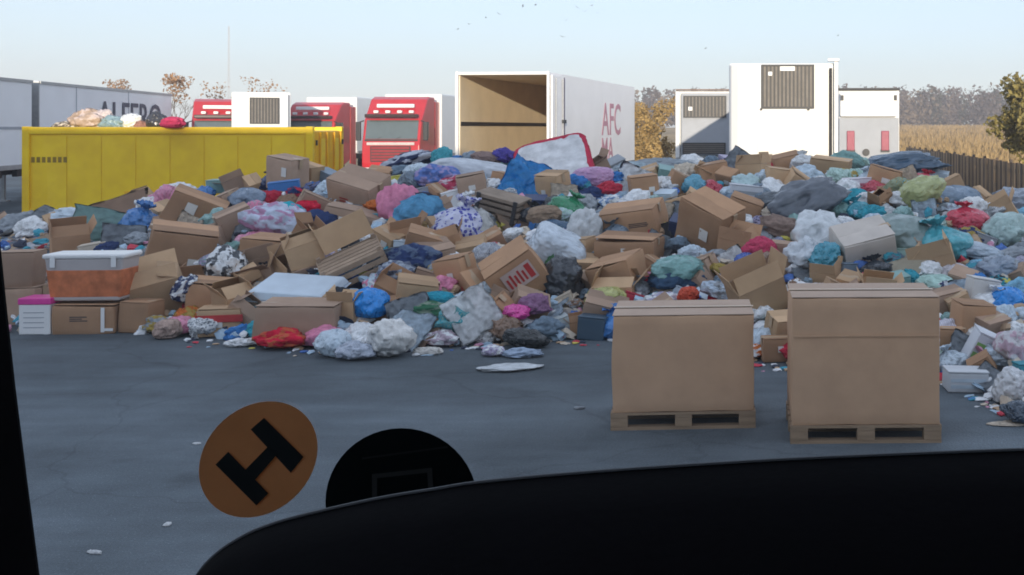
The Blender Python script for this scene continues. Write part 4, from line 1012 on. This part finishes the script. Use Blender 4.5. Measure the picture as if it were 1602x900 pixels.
# slatted crate with raised lid
P, d = at_surface(552, 412, .4); sc_ = d/F
t = empty('slatted_crate', P, Euler((R(16), R(-24), R(22)))); tag(t, 'slatted wooden crate with a raised board lid left of centre', 'crate')
cw = mat('crate_wood', (.38, .28, .20), .85, .2, 3, .15, 20); W, D, H = 92*sc_, .55, .30
for q in range(3):
    z = -H/2+q*H/3
    box('slat', cw, t, -W/2, W/2, -D/2-.012, -D/2, z, z+H/3-.03); box('slat', cw, t, -W/2, W/2, D/2, D/2+.012, z, z+H/3-.03)
    box('slat', cw, t, -W/2-.012, -W/2, -D/2, D/2, z, z+H/3-.03); box('slat', cw, t, W/2, W/2+.012, -D/2, D/2, z, z+H/3-.03)
for sx in (-1, 1):
    for sy in (-1, 1): box('corner_post', cw, t, sx*(W/2-.03)-.025, sx*(W/2-.03)+.025, sy*(D/2-.03)-.025, sy*(D/2-.03)+.025, -H/2, H/2+.02)
for q in range(5): box('top_board', cw, t, -W/2, W/2, -D/2+q*D/5, -D/2+q*D/5+D/5-.02, H/2-.06, H/2-.04)
lid = box('lid', card3, t, -W*.42, W*.42, -.01, .01, 0, .36); lid.location = (W*.08, D/2+.03, H/2); lid.rotation_euler = (R(-12), 0, R(4))
land(552, 412, 'the slatted crate'); rect(552, 412, 118, 88)
# slatted stack of boards
P, d = at_surface(786, 324, .4); sc_ = d/F
t = empty('board_stack', P, Euler((R(6), R(14), R(-10)))); tag(t, 'stack of grey-brown boards below the bright blue plastic', 'boards')
for q in range(5):
    o = box('board', mat('old_board', (.27, .21, .16), .85, .25, 3, .1, 15, rand=.2), t, -36*sc_, 36*sc_, -.25, .25, -.22+q*.088, -.22+q*.088+.055, .006); o.location.x = rnd.uniform(-.03, .03)
for s in (-1, 1): box('end_batten', steel, t, s*30*sc_-.03, s*30*sc_+.03, -.27, -.252, -.23, .2)
land(786, 324, 'the board stack'); rect(786, 324, 76, 50)
# wicker basket on its side
P, d = at_surface(758, 488, .5); sc_ = d/F
t = empty('wicker_basket', P, Euler((R(62), R(-24), 0))); tag(t, 'round wicker basket tipped towards the viewer below the red-lettered carton', 'basket')
wk = mat('wicker', (.40, .22, .10), .8, .3, 14, .5, 40); r0 = 25*sc_
MB().tube([(0, 0, -.16), (0, 0, -.05), (0, 0, .1), (0, 0, .101), (0, 0, -.05), (0, 0, -.14)], [r0*.72, r0*.9, r0, r0*.93, r0*.83, r0*.66], 22).build('bowl', wk, t, smooth=True)
mb = MB(); mb.tube([(r0*.98*math.cos(q*math.pi/10), r0*.98*math.sin(q*math.pi/10), .1) for q in range(21)], .014, 6); mb.build('rim', wk, t)
land(758, 488, 'the wicker basket'); rect(758, 488, 50, 54)
# white box with stripes, white box with red band, white tubs
def printed_box(name, label, x, y, wd, ht, col, band, yaw=0, roll=0, pitch=0, ground=False, cat='box', depth=.7):
    d = EYE*F/(y+ht/2-200) if ground else surf(x, y)
    W, H = wd*d/F, ht*d/F; D = W*depth
    E = Euler((R(pitch), R(roll), R(yaw))); P = pw(x, y, d if ground else d-.2*D)
    t = empty(name, P-(E.to_matrix() @ Vector((0, 0, H/2))), E); tag(t, label, cat)
    if ground: t.location.z = 0; t.location.y += D/2
    box('body', hard(col), t, -W/2, W/2, -D/2, D/2, 0, H, .012)
    if band is not None:
        for z in (.22, .55): box('printed_band', hard(band), t, -W*.44, W*.44, -D/2-.004, -D/2-.001, H*z, H*(z+.18))
    box('lid', hard(col), t, -W/2*1.02, W/2*1.02, -D/2*1.03, D/2*1.03, H+.002, H+.02, .006)
    rect(x, y, wd, ht); return t
printed_box('white_box', 'white box with two dark stripes right of the ochre bag', 1166, 305, 50, 28, (.60, .62, .66), GRY, 8, 6)
printed_box('white_box', 'white box with a red band below the dark blue tarpaulin', 1341, 292, 46, 24, (.66, .62, .66), (.50, .16, .22), -6, -3); land(1341, 292, 'the red-banded white box')
printed_box('white_canister', 'white canister right of the taller palletised box', 1534, 468, 46, 62, (.62, .60, .57), None, 12, 10); land(1534, 468, 'the white canister')
printed_box('printed_white_bag', 'tilted white pack with green print right of the taller palletised box', 1540, 548, 52, 50, (.62, .64, .68), (.20, .42, .12), 8, 26, 10); land(1540, 548, 'the green-printed white pack')
printed_box('white_tub', 'shallow white plastic tub on the ground right of the taller palletised box', 1514, 600, 64, 30, (.60, .63, .66), PAL, 4, 2, ground=True, cat='tub')
printed_box('dark_teal_box', 'dark teal box with a pale lid at the foot of the heap', 926, 516, 44, 34, (.05, .09, .13), None, -8, 4, ground=True)
printed_box('yellow_box', 'small yellow box above the pink blanket', 617, 288, 22, 22, (.62, .58, .10), None, 10, -8)
printed_box('books', 'leaning pale folder above the flat black bag', 872, 512, 40, 24, (.45, .50, .50), GRY, 20, -20, cat='folder')
# on the container roof
def roof_item(nm, x, y, w_, h_, m, sh, lab, cat, rot=(0, 0, 0)):
    d = 24.9; o = link(nm, sh[COUNT[0] % len(sh)], m); COUNT[0] += 1
    W, H = w_*d/F/1.6, h_*d/F/1.5; place(o, (0, 0, 0), tuple(R(a) for a in rot), (W, W*.7, H)); tag(o, lab, cat)
    low = min((Euler(o.rotation_euler).to_matrix() @ Vector((v.co.x*W, v.co.y*W*.7, v.co.z*H))).z for v in o.data.vertices)
    P = pw(x, 196, d); o.location = (P.x, P.y, 2.44-low)
roof_item('pot', 100, 184, 22, 14, cloth((.12, .10, .08), CRM), BLOB, 'small cream and dark lump at the left end of the container roof', 'bundle')
roof_item('pot', 122, 184, 18, 14, cloth((.14, .12, .10), CRM), BLOB, 'second small lump from the left on the container roof', 'bundle')
roof_item('cushion', 138, 170, 44, 30, cloth((.40, .30, .24), (.55, .45, .42)), SOFT, 'beige crumpled cushion on the container roof', 'cushion')
roof_item('cushion', 160, 176, 22, 28, cloth((.55, .48, .48)), SOFT, 'pale pink cloth leaning right of the beige cushion on the container roof', 'cloth', (0, 25, 0))
roof_item('plastic_bag', 178, 178, 36, 20, film((.22, .32, .36)), SOFT, 'teal-grey film on the container roof', 'bag')
roof_item('paper', 205, 178, 26, 22, film(WHT), SOFT, 'white crumpled paper at the middle of the container roof', 'paper', (0, -30, 0))
roof_item('cloth', 222, 180, 18, 14, cloth((.30, .16, .13)), SOFT, 'small brown cloth on the container roof', 'cloth')
roof_item('black_bag', 246, 176, 26, 26, film((.04, .04, .05)), SOFT, 'black bag on the container roof', 'bag')
rb = None
o = soft_item('red_bag', 'bright red bag hanging over the top edge of the yellow container', 'bag', 270, 192, 32, 24, cloth((.55, .05, .12)), BLOB, d=24.0)

# ---- the remaining small goods, scattered over the heap
rg = random.Random(99)
PALETTE = [('grey', GRY, 9), ('white', WHT, 14), ('pale blue', PAL, 12), ('charcoal', CHA, 5), ('navy', NAV, 4), ('brown', BRN, 8), ('cream', CRM, 6), ('blue', BLU, 5),
           ('slate', (.17, .23, .29), 9), ('sea-green', SEA, 4), ('pink', PNK, 3), ('red', (.50, .04, .07), 3), ('green', (.06, .18, .10), 2), ('lilac', LIL, 3), ('orange', ORG, 1), ('teal', (.05, .32, .40), 5), ('mustard', (.38, .28, .08), 1), ('mint', (.42, .60, .54), 1), ('sky blue', (.22, .46, .62), 1)]
names_, cols_, wts_ = [p[0] for p in PALETTE], {p[0]: p[1] for p in PALETTE}, [p[2] for p in PALETTE]
def in_used(x, y, k=.78):
    return any(abs(x-a) < c*k and abs(y-b_) < e*k for a, b_, c, e in USED)
pts = []
tries = 0
while tries < 60000 and len(pts) < 430:
    tries += 1
    x = rg.uniform(-60, 1700); yt = interp(x, CREST)-14; yb_ = interp(x, FOOT)-6
    y = rg.uniform(yt, yb_)
    if x < 90 and y > 360: continue
    r = 13+(y-250)*.028
    if in_used(x, y): continue
    if any((x-a)**2+((y-b_)*1.3)**2 < (r+8)**2 for a, b_ in pts): continue
    pts.append((x, y))
seen = {o['label']: 1 for o in C.objects if 'label' in o}
def where(x, y):
    c = sorted(((x-a)**2+((y-b_)*1.2)**2, a, b_, ph) for a, b_, ph in LAND)
    out = []
    for _, a, b_, ph in c[:4]:
        dx, dy = x-a, y-b_
        if abs(dx) > abs(dy)*1.1: rel = 'right of' if dx > 0 else 'left of'
        else: rel = 'below' if dy > 0 else 'above'
        out.append((rel, ph))
    return out
def unique(base, x, y):
    rl = where(x, y)
    for size in ('', 'small '):
        for i in range(4):
            lab = '%s%s %s %s' % (size, base, rl[i][0], rl[i][1])
            if len(lab.split()) <= 16 and lab not in seen: seen[lab] = 1; return lab, None
    for i in range(1, 4):
        lab = '%s %s %s and %s %s' % (base, rl[0][0], rl[0][1], rl[i][0], rl[i][1])
        if len(lab.split()) <= 16 and lab not in seen: seen[lab] = 1; return lab, None
    lab = '%s somewhere near %s' % (base, rl[0][1]); return lab, lab
for (x, y) in pts:
    cn = rg.choices(names_, wts_)[0]
    if x > 1225 and rg.random() < .62: cn = rg.choice(('white', 'pale blue', 'mint', 'teal', 'sea-green', 'white', 'sky blue'))
    elif y > interp(x, FOOT)-90 and rg.random() < .35: cn = rg.choice(('white', 'pale blue', 'blue', 'red', 'white', 'teal'))
    col = cols_[cn]; k = rg.random(); sz = rg.uniform(30, 52)*(1+(y-330)*.0011)
    rot = (R(rg.uniform(-20, 20)), R(rg.uniform(-25, 25)), R(rg.uniform(0, 360)))
    if k < .36:
        m = cloth(col, rg.choice(list(cols_.values())), rg.choice(('stripes', 'dots', None, None))) if rg.random() < .35 else cloth(col)
        lab, g = unique('%s crumpled garment' % cn, x, y)
        soft_item('garment', lab, 'clothes', x, y, sz*1.1, sz*rg.uniform(.55, .85), m, SOFT, rot, group=g, fill=True)
    elif k < .58:
        lab, g = unique('%s plastic bag' % cn, x, y)
        soft_item('plastic_bag', lab, 'bag', x, y, sz, sz*rg.uniform(.7, 1.0), film(col), SACK if rg.random() < .5 else SOFT, rot, group=g, fill=True)
    elif k < .80:
        lab, g = unique('small brown carton', x, y)
        o, W, D, H = put_carton('carton', lab, x, y, sz*1.35, sz*rg.uniform(.85, 1.25), rg.uniform(-40, 40), rg.uniform(-5, 30), rg.uniform(-38, 38), rg.choice((card, card2, card3)), rg.random() < .3, tape=rg.random() < .6, group=g)
    elif k < .92:
        cn2 = rg.choice(('white', 'cream', 'pale blue', 'grey', 'brown')); lab, g = unique('%s bent sheet' % cn2, x, y)
        soft_item('bent_sheet', lab, 'sheet', x, y, sz*1.2, sz, cloth(cols_[cn2]) if cn2 != 'brown' else card2, PAPER if rg.random() < .6 else SHEET, (R(rg.uniform(15, 75)), R(rg.uniform(-30, 30)), R(rg.uniform(-40, 40))), group=g, fill=True)
    else:
        lab, g = unique('%s hard case' % cn, x, y)
        t = printed_box('hard_case', lab, x, y, sz*.9, sz*.55, col, None, rg.uniform(-40, 40), rg.uniform(-25, 25), rg.uniform(-5, 20), cat='case')
        t.location.y += .12
        if g: t['group'] = g

# uncountable crumpled scraps between the goods and strewn along the foot
rg = random.Random(5)
SC = [((.76, .78, .80), 420), ((.45, .31, .20), 260), ((.40, .54, .66), 260), ((.04, .05, .08), 160), ((.55, .05, .08), 110), ((.05, .30, .40), 110), ((.08, .18, .48), 120), ((.60, .52, .42), 150), ((.62, .30, .42), 70), ((.55, .48, .10), 50)]
root = None
bm = bmesh.new(); bmesh.ops.create_icosphere(bm, subdivisions=2, radius=1); ICO_V = [v.co.copy() for v in bm.verts]; ICO_F = [tuple(v.index for v in f.verts) for f in bm.faces]; bm.free()
for ci, (c, cnt) in enumerate(SC):
    V = []; Fc = []
    for q in range(cnt):
        x = rg.uniform(-30, 1640); foot = interp(x, FOOT)
        out = rg.random() < .16 and x > 290
        y = foot+abs(rg.gauss(2, 8)) if out else interp(x, CREST)-4+(foot-interp(x, CREST))*rg.random()**.8
        d = EYE*F/(y-200) if out else surf(x, y)-.10
        P = pw(x, y, d); s_ = rg.uniform(.03, .10)*(1 if not out else .6)
        sx, sy, sz = s_*rg.uniform(.7, 1.7), s_*rg.uniform(.6, 1.2), s_*rg.uniform(.3, .9)
        if out: sz *= .5; P.z = sz*.7
        Em = Euler((rg.uniform(-.7, .7)*(not out), rg.uniform(-.7, .7)*(not out), rg.uniform(0, 6))).to_matrix(); o_ = Vector((q*3.7, ci*5.1, q*.9)); k = len(V)
        for v in ICO_V:
            r = .55+.9*noise.voronoi(v*1.3+o_)[0][0]+.35*noise.noise(v*2+o_)
            V.append(tuple(P+Em @ Vector((v.x*sx*r, v.y*sy*r, v.z*sz*r))))
        Fc += [tuple(a+k for a in f) for f in ICO_F]
    me = bpy.data.meshes.new('scraps'); me.from_pydata(V, [], Fc)
    o = link('loose_scraps' if root is None else 'scraps', me, mat('scrap_%d' % ci, c, .7, .2, 5), root); o['kind'] = 'stuff'
    if root is None: root = o; tag(o, 'tiny scraps of paper and plastic strewn among the goods', 'litter', kind='stuff')

# single scraps on the open yard
def yard_scrap(lab, x, y, w_, dep, m, yaw=0, h=.03):
    d = EYE*F/(y-200); P = pw(x, y, d); o = link('scrap', SOFT[COUNT[0] % 12], m); COUNT[0] += 1
    place(o, (P.x, P.y, h*.55), (0, 0, R(yaw)), (w_*d/F/2, dep, h)); tag(o, lab, 'scrap')
yard_scrap('long white paper strip lying on the asphalt before the heap', 795, 578, 96, .16, cloth((.55, .58, .60)), 14)
yard_scrap('small grey scrap on the asphalt right of the paper strip', 906, 640, 16, .03, cloth(GRY), 0, .015)
yard_scrap('tiny white scrap on the asphalt left of the orange round sticker', 262, 822, 10, .03, cloth(WHT), 0, .012)
yard_scrap('tiny white fleck on the asphalt near the left pillar', 148, 866, 8, .05, cloth(WHT), 70, .012)
yard_scrap('flat white scrap on the asphalt beside the left rim of the orange sticker', 308, 695, 12, .02, cloth(WHT), 0, .01)
yard_scrap('pale flattened rag on the asphalt right of the taller palletised box', 1580, 664, 60, .08, cloth(CRM), 0, .012)

# ---------------------------------------------------------------- two pallets with big cartons
def pallet(label, X, Y, yaw):
    t = empty('wooden_pallet', (X, Y, 0), (0, 0, R(yaw))); tag(t, label, 'pallet')
    for y in (-.35, 0, .35): box('bottom_board', wood, t, -.6, .6, y-.05, y+.05, 0, .022)
    for y in (-.35, 0, .35):
        for x in (-.53, 0, .53): box('block', wood, t, x-.07, x+.07, y-.048, y+.048, .0225, .1, .004)
    for x in (-.53, 0, .53): box('stringer', wood, t, x-.07, x+.07, -.4, .4, .1005, .122)
    for y in (-.34, -.17, 0, .17, .34): box('top_board', wood, t, -.6, .6, y-.06, y+.06, .1225, .144)
    return t
def big_carton(label, X, Y, yaw, H, m, line=None):
    t = empty('palletised_carton', (X, Y, .146), (0, 0, R(yaw))); tag(t, label, 'box')
    hw, hd = .585, .39
    bm = bmesh.new(); bmesh.ops.create_cube(bm, size=2); bmesh.ops.subdivide_edges(bm, edges=bm.edges, cuts=9, use_grid_fill=True)
    for v in bm.verts:
        p = v.co.copy(); q = Vector((p.x*hw, p.y*hd, (p.z+1)*H/2))
        bul = .012*(1-p.z*p.z)
        if abs(p.x) > .99: q.x += math.copysign(bul*(1-p.y*p.y), p.x)
        if abs(p.y) > .99: q.y += math.copysign(bul*(1-p.x*p.x), p.y)
        q += Vector((noise.noise(q*3+Vector((H*9, 0, 0))), noise.noise(q*3+Vector((0, H*7, 0))), .4*noise.noise(q*4)))*.013
        v.co = q
    me = bpy.data.meshes.new('body'); bm.to_mesh(me); bm.free(); me.polygons.foreach_set('use_smooth', [True]*len(me.polygons))
    o = link('body', me, m, t); b = o.modifiers.new('bevel', 'BEVEL'); b.width = .006; b.segments = 2; b.limit_method = 'ANGLE'; b.angle_limit = R(40)
    for s in (-1, 1): # lid flaps meeting along the middle, a dark slit between
        f = MB().box(-hw-.002, hw+.002, min(s*.003, s*(hd+.003)), max(s*.003, s*(hd+.003)), H+.003, H+.009).build('lid_flap', mat('cardboard_top', (.46, .34, .26), .85, .08, 3, .05, 20), t)
        f.rotation_euler = (R(s*.5), 0, 0)
    MB().box(-.6, .6, -.03, .03, H+.0165, H+.018).build('tape', tape_m, t)
    if line: box('fold_line', m, t, -hw+.01, hw-.01, -hd-.0185, -hd-.0135, H*line, H*line+.010)
    return t
bigc = mat('big_cardboard', (.54, .345, .215), .85, .10, 2.2, .10, 9)
d1 = EYE*F/(672-200); X1 = (1064-PX)/F*d1
pallet('wooden pallet under the lower big carton', X1, d1+.4, 4)
big_carton('lower wide brown carton on a pallet in front of the heap', X1, d1+.4, 4, .79, bigc)
d2 = EYE*F/(694-200); X2 = (1353-PX)/F*d2
pallet('wooden pallet under the taller big carton', X2, d2+.4, 1.5)
big_carton('taller brown carton on a pallet, right of the lower one', X2, d2+.4, 1.5, 1.0, bigc, .70)

# ---------------------------------------------------------------- birds over the trailers
bme = MB(); bme.add([(0, -.16, 0), (.035, 0, .02), (0, .2, 0), (-.035, 0, .02), (0, 0, -.04)], [(0, 1, 3), (1, 2, 3), (0, 4, 1), (1, 4, 2), (2, 4, 3), (3, 4, 0)])
for s in (-1, 1): bme.add([(s*.02, -.06, .02), (s*.02, .07, .02), (s*.22, .03, .10), (s*.40, .06, .05), (s*.22, -.05, .10)], [(0, 1, 2), (0, 2, 4), (4, 2, 3)])
bm_ = bme.mesh('bird'); bm_.materials.append(mat('bird', (.05, .05, .055), .9))
rg = random.Random(17)
for x, y in [(818, 10), (829, 16), (838, 8), (903, 12), (915, 18), (926, 9), (935, 21), (944, 15), (886, 32), (880, 58), (760, 28), (734, 38), (716, 46), (1104, 76), (1311, 56), (780, 22)]:
    d = rg.uniform(110, 140); o = link('bird', bm_); o.location = pw(x, y, d); o.rotation_euler = (R(rg.uniform(-15, 15)), R(rg.uniform(-30, 30)), R(rg.uniform(0, 360)))
    k = rg.uniform(.7, 1.1); o.scale = (k, k, k); tag(o, 'tiny dark bird flying high in the pale sky', 'bird', 'birds in the sky above the trailers')

# ================================================================ THE CAB THE VIEW IS TAKEN FROM
CB = empty('lorry_cab', (0, 0, 1.0)); tag(CB, 'black interior of the lorry cab with dashboard and left pillar around the view', 'cab')
CB.location = (0, 0, 0)
YW = .86
def pane_y(z): return YW-(z-2.2)*.22
def on_pane(x, y, off=0.0):
    # sight line meets the raked windscreen
    u, v = (x-PX)/F, -(y-200)/F
    # d = YW - (EYE+v d-2.2)*.22
    d = (YW-(EYE-2.2)*.22)/(1+.22*v)-off
    return Vector((u*d, d, EYE+v*d))
# dashboard: a padded hood swept towards the seat
EDGE = [(296, 925), (310, 900), (322, 884), (340, 867), (364, 850), (400, 831), (450, 814), (520, 797), (600, 780), (680, 767), (750, 756), (900, 742), (1100, 728), (1300, 717), (1602, 705), (1900, 697), (2400, 690), (3400, 684)]
E2 = []
for i in range(len(EDGE)-1):     # rounder curve through the hood's edge points
    a0, a1, a2, a3 = (Vector(EDGE[max(0, min(len(EDGE)-1, i+q))]) for q in (-1, 0, 1, 2))
    for t_ in (0, .25, .5, .75): E2.append(tuple(.5*(2*a1+(a2-a0)*t_+(2*a0-5*a1+4*a2-a3)*t_**2+(3*a1-a0-3*a2+a3)*t_**3)))
EDGE = E2+[EDGE[-1]]
vs = []; fs = []
secs = [(.075, -.20), (.06, -.05), (.03, -.008), (0, 0), (-.05, -.006), (-.13, -.03), (-.2, -.075), (-.24, -.16), (-.25, -.45)]
for x, y in EDGE:
    p = pw(x, y, .66)
    for dy, dz in secs: vs.append((p.x, p.y+dy, p.z+dz))
k = len(secs)
for i in range(len(EDGE)-1):
    for j in range(k-1): fs.append((i*k+j, (i+1)*k+j, (i+1)*k+j+1, i*k+j+1))
fs.append(tuple(range(k))); fs.append(tuple(range(len(vs)-1, len(vs)-k-1, -1)))
me = bpy.data.meshes.new('dashboard'); me.from_pydata(vs, [], fs); me.polygons.foreach_set('use_smooth', [True]*len(me.polygons)); link('dashboard', me, black_pl, CB)
mb = MB(); mb.tube([pw(x, y-1.5, .66) for x, y in EDGE[:57]], .0011, 6); mb.build('rim_highlight', mat('rim_highlight_grey', (.10, .11, .12), .6), CB)  # added grey tube paints the pale rim light along the hood's edge
# lower scuttle and floor of the cab
box('scuttle', black_pl, CB, -.78, 1.75, .80, .92, 1.1, 1.90, .02)
box('cab_floor', black_pl, CB, -.75, 1.75, -1.3, .8, 1.0, 1.1)
# pillars
def bar(name, pts, wd, dp):
    mb = MB(); vs = []
    for p in pts: vs += [(p[0]-wd, p[1], p[2]), (p[0], p[1], p[2]), (p[0], p[1]-dp, p[2]), (p[0]-wd, p[1]-dp, p[2])]
    fs = [(0, 1, 2, 3), tuple(len(vs)-4+i for i in (3, 2, 1, 0))]
    for r in range(len(pts)-1): fs += [(r*4+i, r*4+(i+1) % 4, r*4+4+(i+1) % 4, r*4+4+i) for i in range(4)]
    mb.add(vs, fs); return mb.build(name, black_pl, CB, .008)
pe = [on_pane(x, y, .0) for x, y in ((92, 1060), (70, 900), (50, 745), (32, 600), (18, 470), (4, 330), (-20, 120), (-60, -400), (-90, -800))]
bar('pillar', pe, .075, .06)
bar('pillar', [(1.80, pane_y(z), z) for z in (1.9, 2.4, 3.2)], .08, .06)
box('roof', black_pl, CB, -.85, 1.8, -1.3, .70, 3.2, 3.26)
box('back_wall', black_pl, CB, -.85, 1.8, -1.36, -1.3, 1.0, 3.26)
for x in (-.85, 1.76): box('door', black_pl, CB, x, x+.05, -.9, .70, 1.0, 1.98)
# windscreen: thin clear pane
gm = bpy.data.materials.new('windscreen_glass'); gm.use_nodes = True
n = gm.node_tree.nodes; l = gm.node_tree.links; n.clear()
tr = n.new('ShaderNodeBsdfTransparent'); tr.inputs[0].default_value = (.965, .985, .985, 1)
gl = n.new('ShaderNodeBsdfGlossy'); gl.inputs['Roughness'].default_value = .02
fr = n.new('ShaderNodeFresnel'); fr.inputs[0].default_value = 1.45
mx = n.new('ShaderNodeMixShader'); ou = n.new('ShaderNodeOutputMaterial')
l.new(fr.outputs[0], mx.inputs[0]); l.new(tr.outputs[0], mx.inputs[1]); l.new(gl.outputs[0], mx.inputs[2])
du = n.new('ShaderNodeBsdfTranslucent'); du.inputs[0].default_value = (.8, .8, .78, 1)     # film of road dust, wiped in arcs
tcd = n.new('ShaderNodeTexCoord'); nd = n.new('ShaderNodeTexNoise'); nd.inputs['Scale'].default_value = 3.5; nd.inputs['Detail'].default_value = 6
mpd = n.new('ShaderNodeMapping'); mpd.inputs['Scale'].default_value = (1.0, 1.0, 3.0); mpd.inputs['Rotation'].default_value = (0, .35, 0)
l.new(tcd.outputs['Object'], mpd.inputs[0]); l.new(mpd.outputs[0], nd.inputs['Vector'])
rd = n.new('ShaderNodeMapRange'); rd.inputs[1].default_value = .35; rd.inputs[2].default_value = .75; rd.inputs[3].default_value = .003; rd.inputs[4].default_value = .022
l.new(nd.outputs['Fac'], rd.inputs[0]); md = n.new('ShaderNodeMixShader')
l.new(rd.outputs[0], md.inputs[0]); l.new(mx.outputs[0], md.inputs[1]); l.new(du.outputs[0], md.inputs[2]); l.new(md.outputs[0], ou.inputs[0])
za, zb = 1.9, 3.2
me = bpy.data.meshes.new('windscreen'); me.from_pydata([(-.80, pane_y(za), za), (1.78, pane_y(za), za), (1.78, pane_y(zb), zb), (-.80, pane_y(zb), zb)], [], [(0, 1, 2, 3)])
link('windscreen', me, gm, CB)
# stickers on the glass
def disc(cx, cy, rx, ry, ang, off, n=48):
    out = []
    for k in range(n):
        a = 2*math.pi*k/n; ex, ey = rx*math.cos(a), ry*math.sin(a)
        c, s = math.cos(R(ang)), math.sin(R(ang)); out.append((cx+ex*c-ey*s, cy+ex*s+ey*c))
    return out
def decal(name, poly, m, parent, off, th=.0006):
    a = [on_pane(x, y, off) for x, y in poly]; b_ = [on_pane(x, y, off+th) for x, y in poly]; n_ = len(poly)
    mb = MB(); mb.add(a+b_, [tuple(range(n_)), tuple(range(2*n_-1, n_-1, -1))]+[(i, (i+1) % n_, n_+(i+1) % n_, n_+i) for i in range(n_)])
    return mb.build(name, m, parent)
so = mat('sticker_orange', (.66, .37, .17), .6, .10, 25)
n = so.node_tree.nodes; l = so.node_tree.links; tl = n.new('ShaderNodeBsdfTranslucent'); tl.inputs[0].default_value = (.66, .36, .16, 1); ms_ = n.new('ShaderNodeMixShader'); ms_.inputs[0].default_value = .35
om = n['Material Output']; l.new(n['Principled BSDF'].outputs[0], ms_.inputs[1]); l.new(tl.outputs[0], ms_.inputs[2]); l.new(ms_.outputs[0], om.inputs[0])
ST = decal('round_sticker', disc(404, 719, 101, 82, -42, 0), so, None, .002)
tag(ST, 'round orange sticker with a black letter H on the windscreen', 'sticker')
blk = mat('sticker_black', (.012, .017, .018), .6, .1, 20)
def rot_rect(cx, cy, hw_, hh_, ang):
    c, s = math.cos(R(ang)), math.sin(R(ang)); return [(cx+x*c-y*s, cy+x*s+y*c) for x, y in ((-hw_, -hh_), (hw_, -hh_), (hw_, hh_), (-hw_, hh_))]
# the letter H: two long bars and a bridge
h1 = [(392, 672), (413, 654), (475, 715), (455, 740)]
h2 = [(337, 727), (357, 707), (420, 772), (401, 791)]
h3 = [(378, 741), (418, 700), (432, 713), (394, 757)]
for q, pl in enumerate((h1, h2, h3)): decal('letter_bar', pl, blk, ST, .0028+q*.0004)
S2 = decal('round_sticker', disc(628, 786, 119, 116, 0, 0), mat('sticker_dark', (.004, .007, .008), .6, .1, 20, spec=.1), None, .002)
tag(S2, 'round black sticker with a thin grey frame cut off by the dashboard', 'sticker')
gmk = mat('sticker_grey', (.035, .037, .037), .7, .1, 20)
for pl in ([(582, 742), (674, 732), (676, 739), (584, 749)], [(582, 742), (590, 741), (590, 800), (582, 800)], [(668, 733), (676, 732), (680, 800), (672, 800)], ):
    decal('frame_line', pl, gmk, S2, .0028+.0004*rnd.random())
decal('frame_line', [(566, 716), (700, 698), (701, 701), (567, 719)], mat('sticker_grey2', (.016, .017, .018), .7), S2, .0028)

# ---------------------------------------------------------------- autumn haze in the air
hm = bpy.data.materials.new('haze'); hm.use_nodes = True; n = hm.node_tree.nodes; n.clear()
pv = n.new('ShaderNodeVolumePrincipled'); pv.inputs['Color'].default_value = (.95, .91, .94, 1); pv.inputs['Density'].default_value = .0011; pv.inputs['Anisotropy'].default_value = 0.0
ou = n.new('ShaderNodeOutputMaterial'); hm.node_tree.links.new(pv.outputs[0], ou.inputs['Volume'])
HZ = MB().box(-420, 420, -70, 520, -1.2, 32).build('haze', hm); HZ['kind'] = 'stuff'; HZ['label'] = 'thin pale autumn haze lying over the yard and the field'
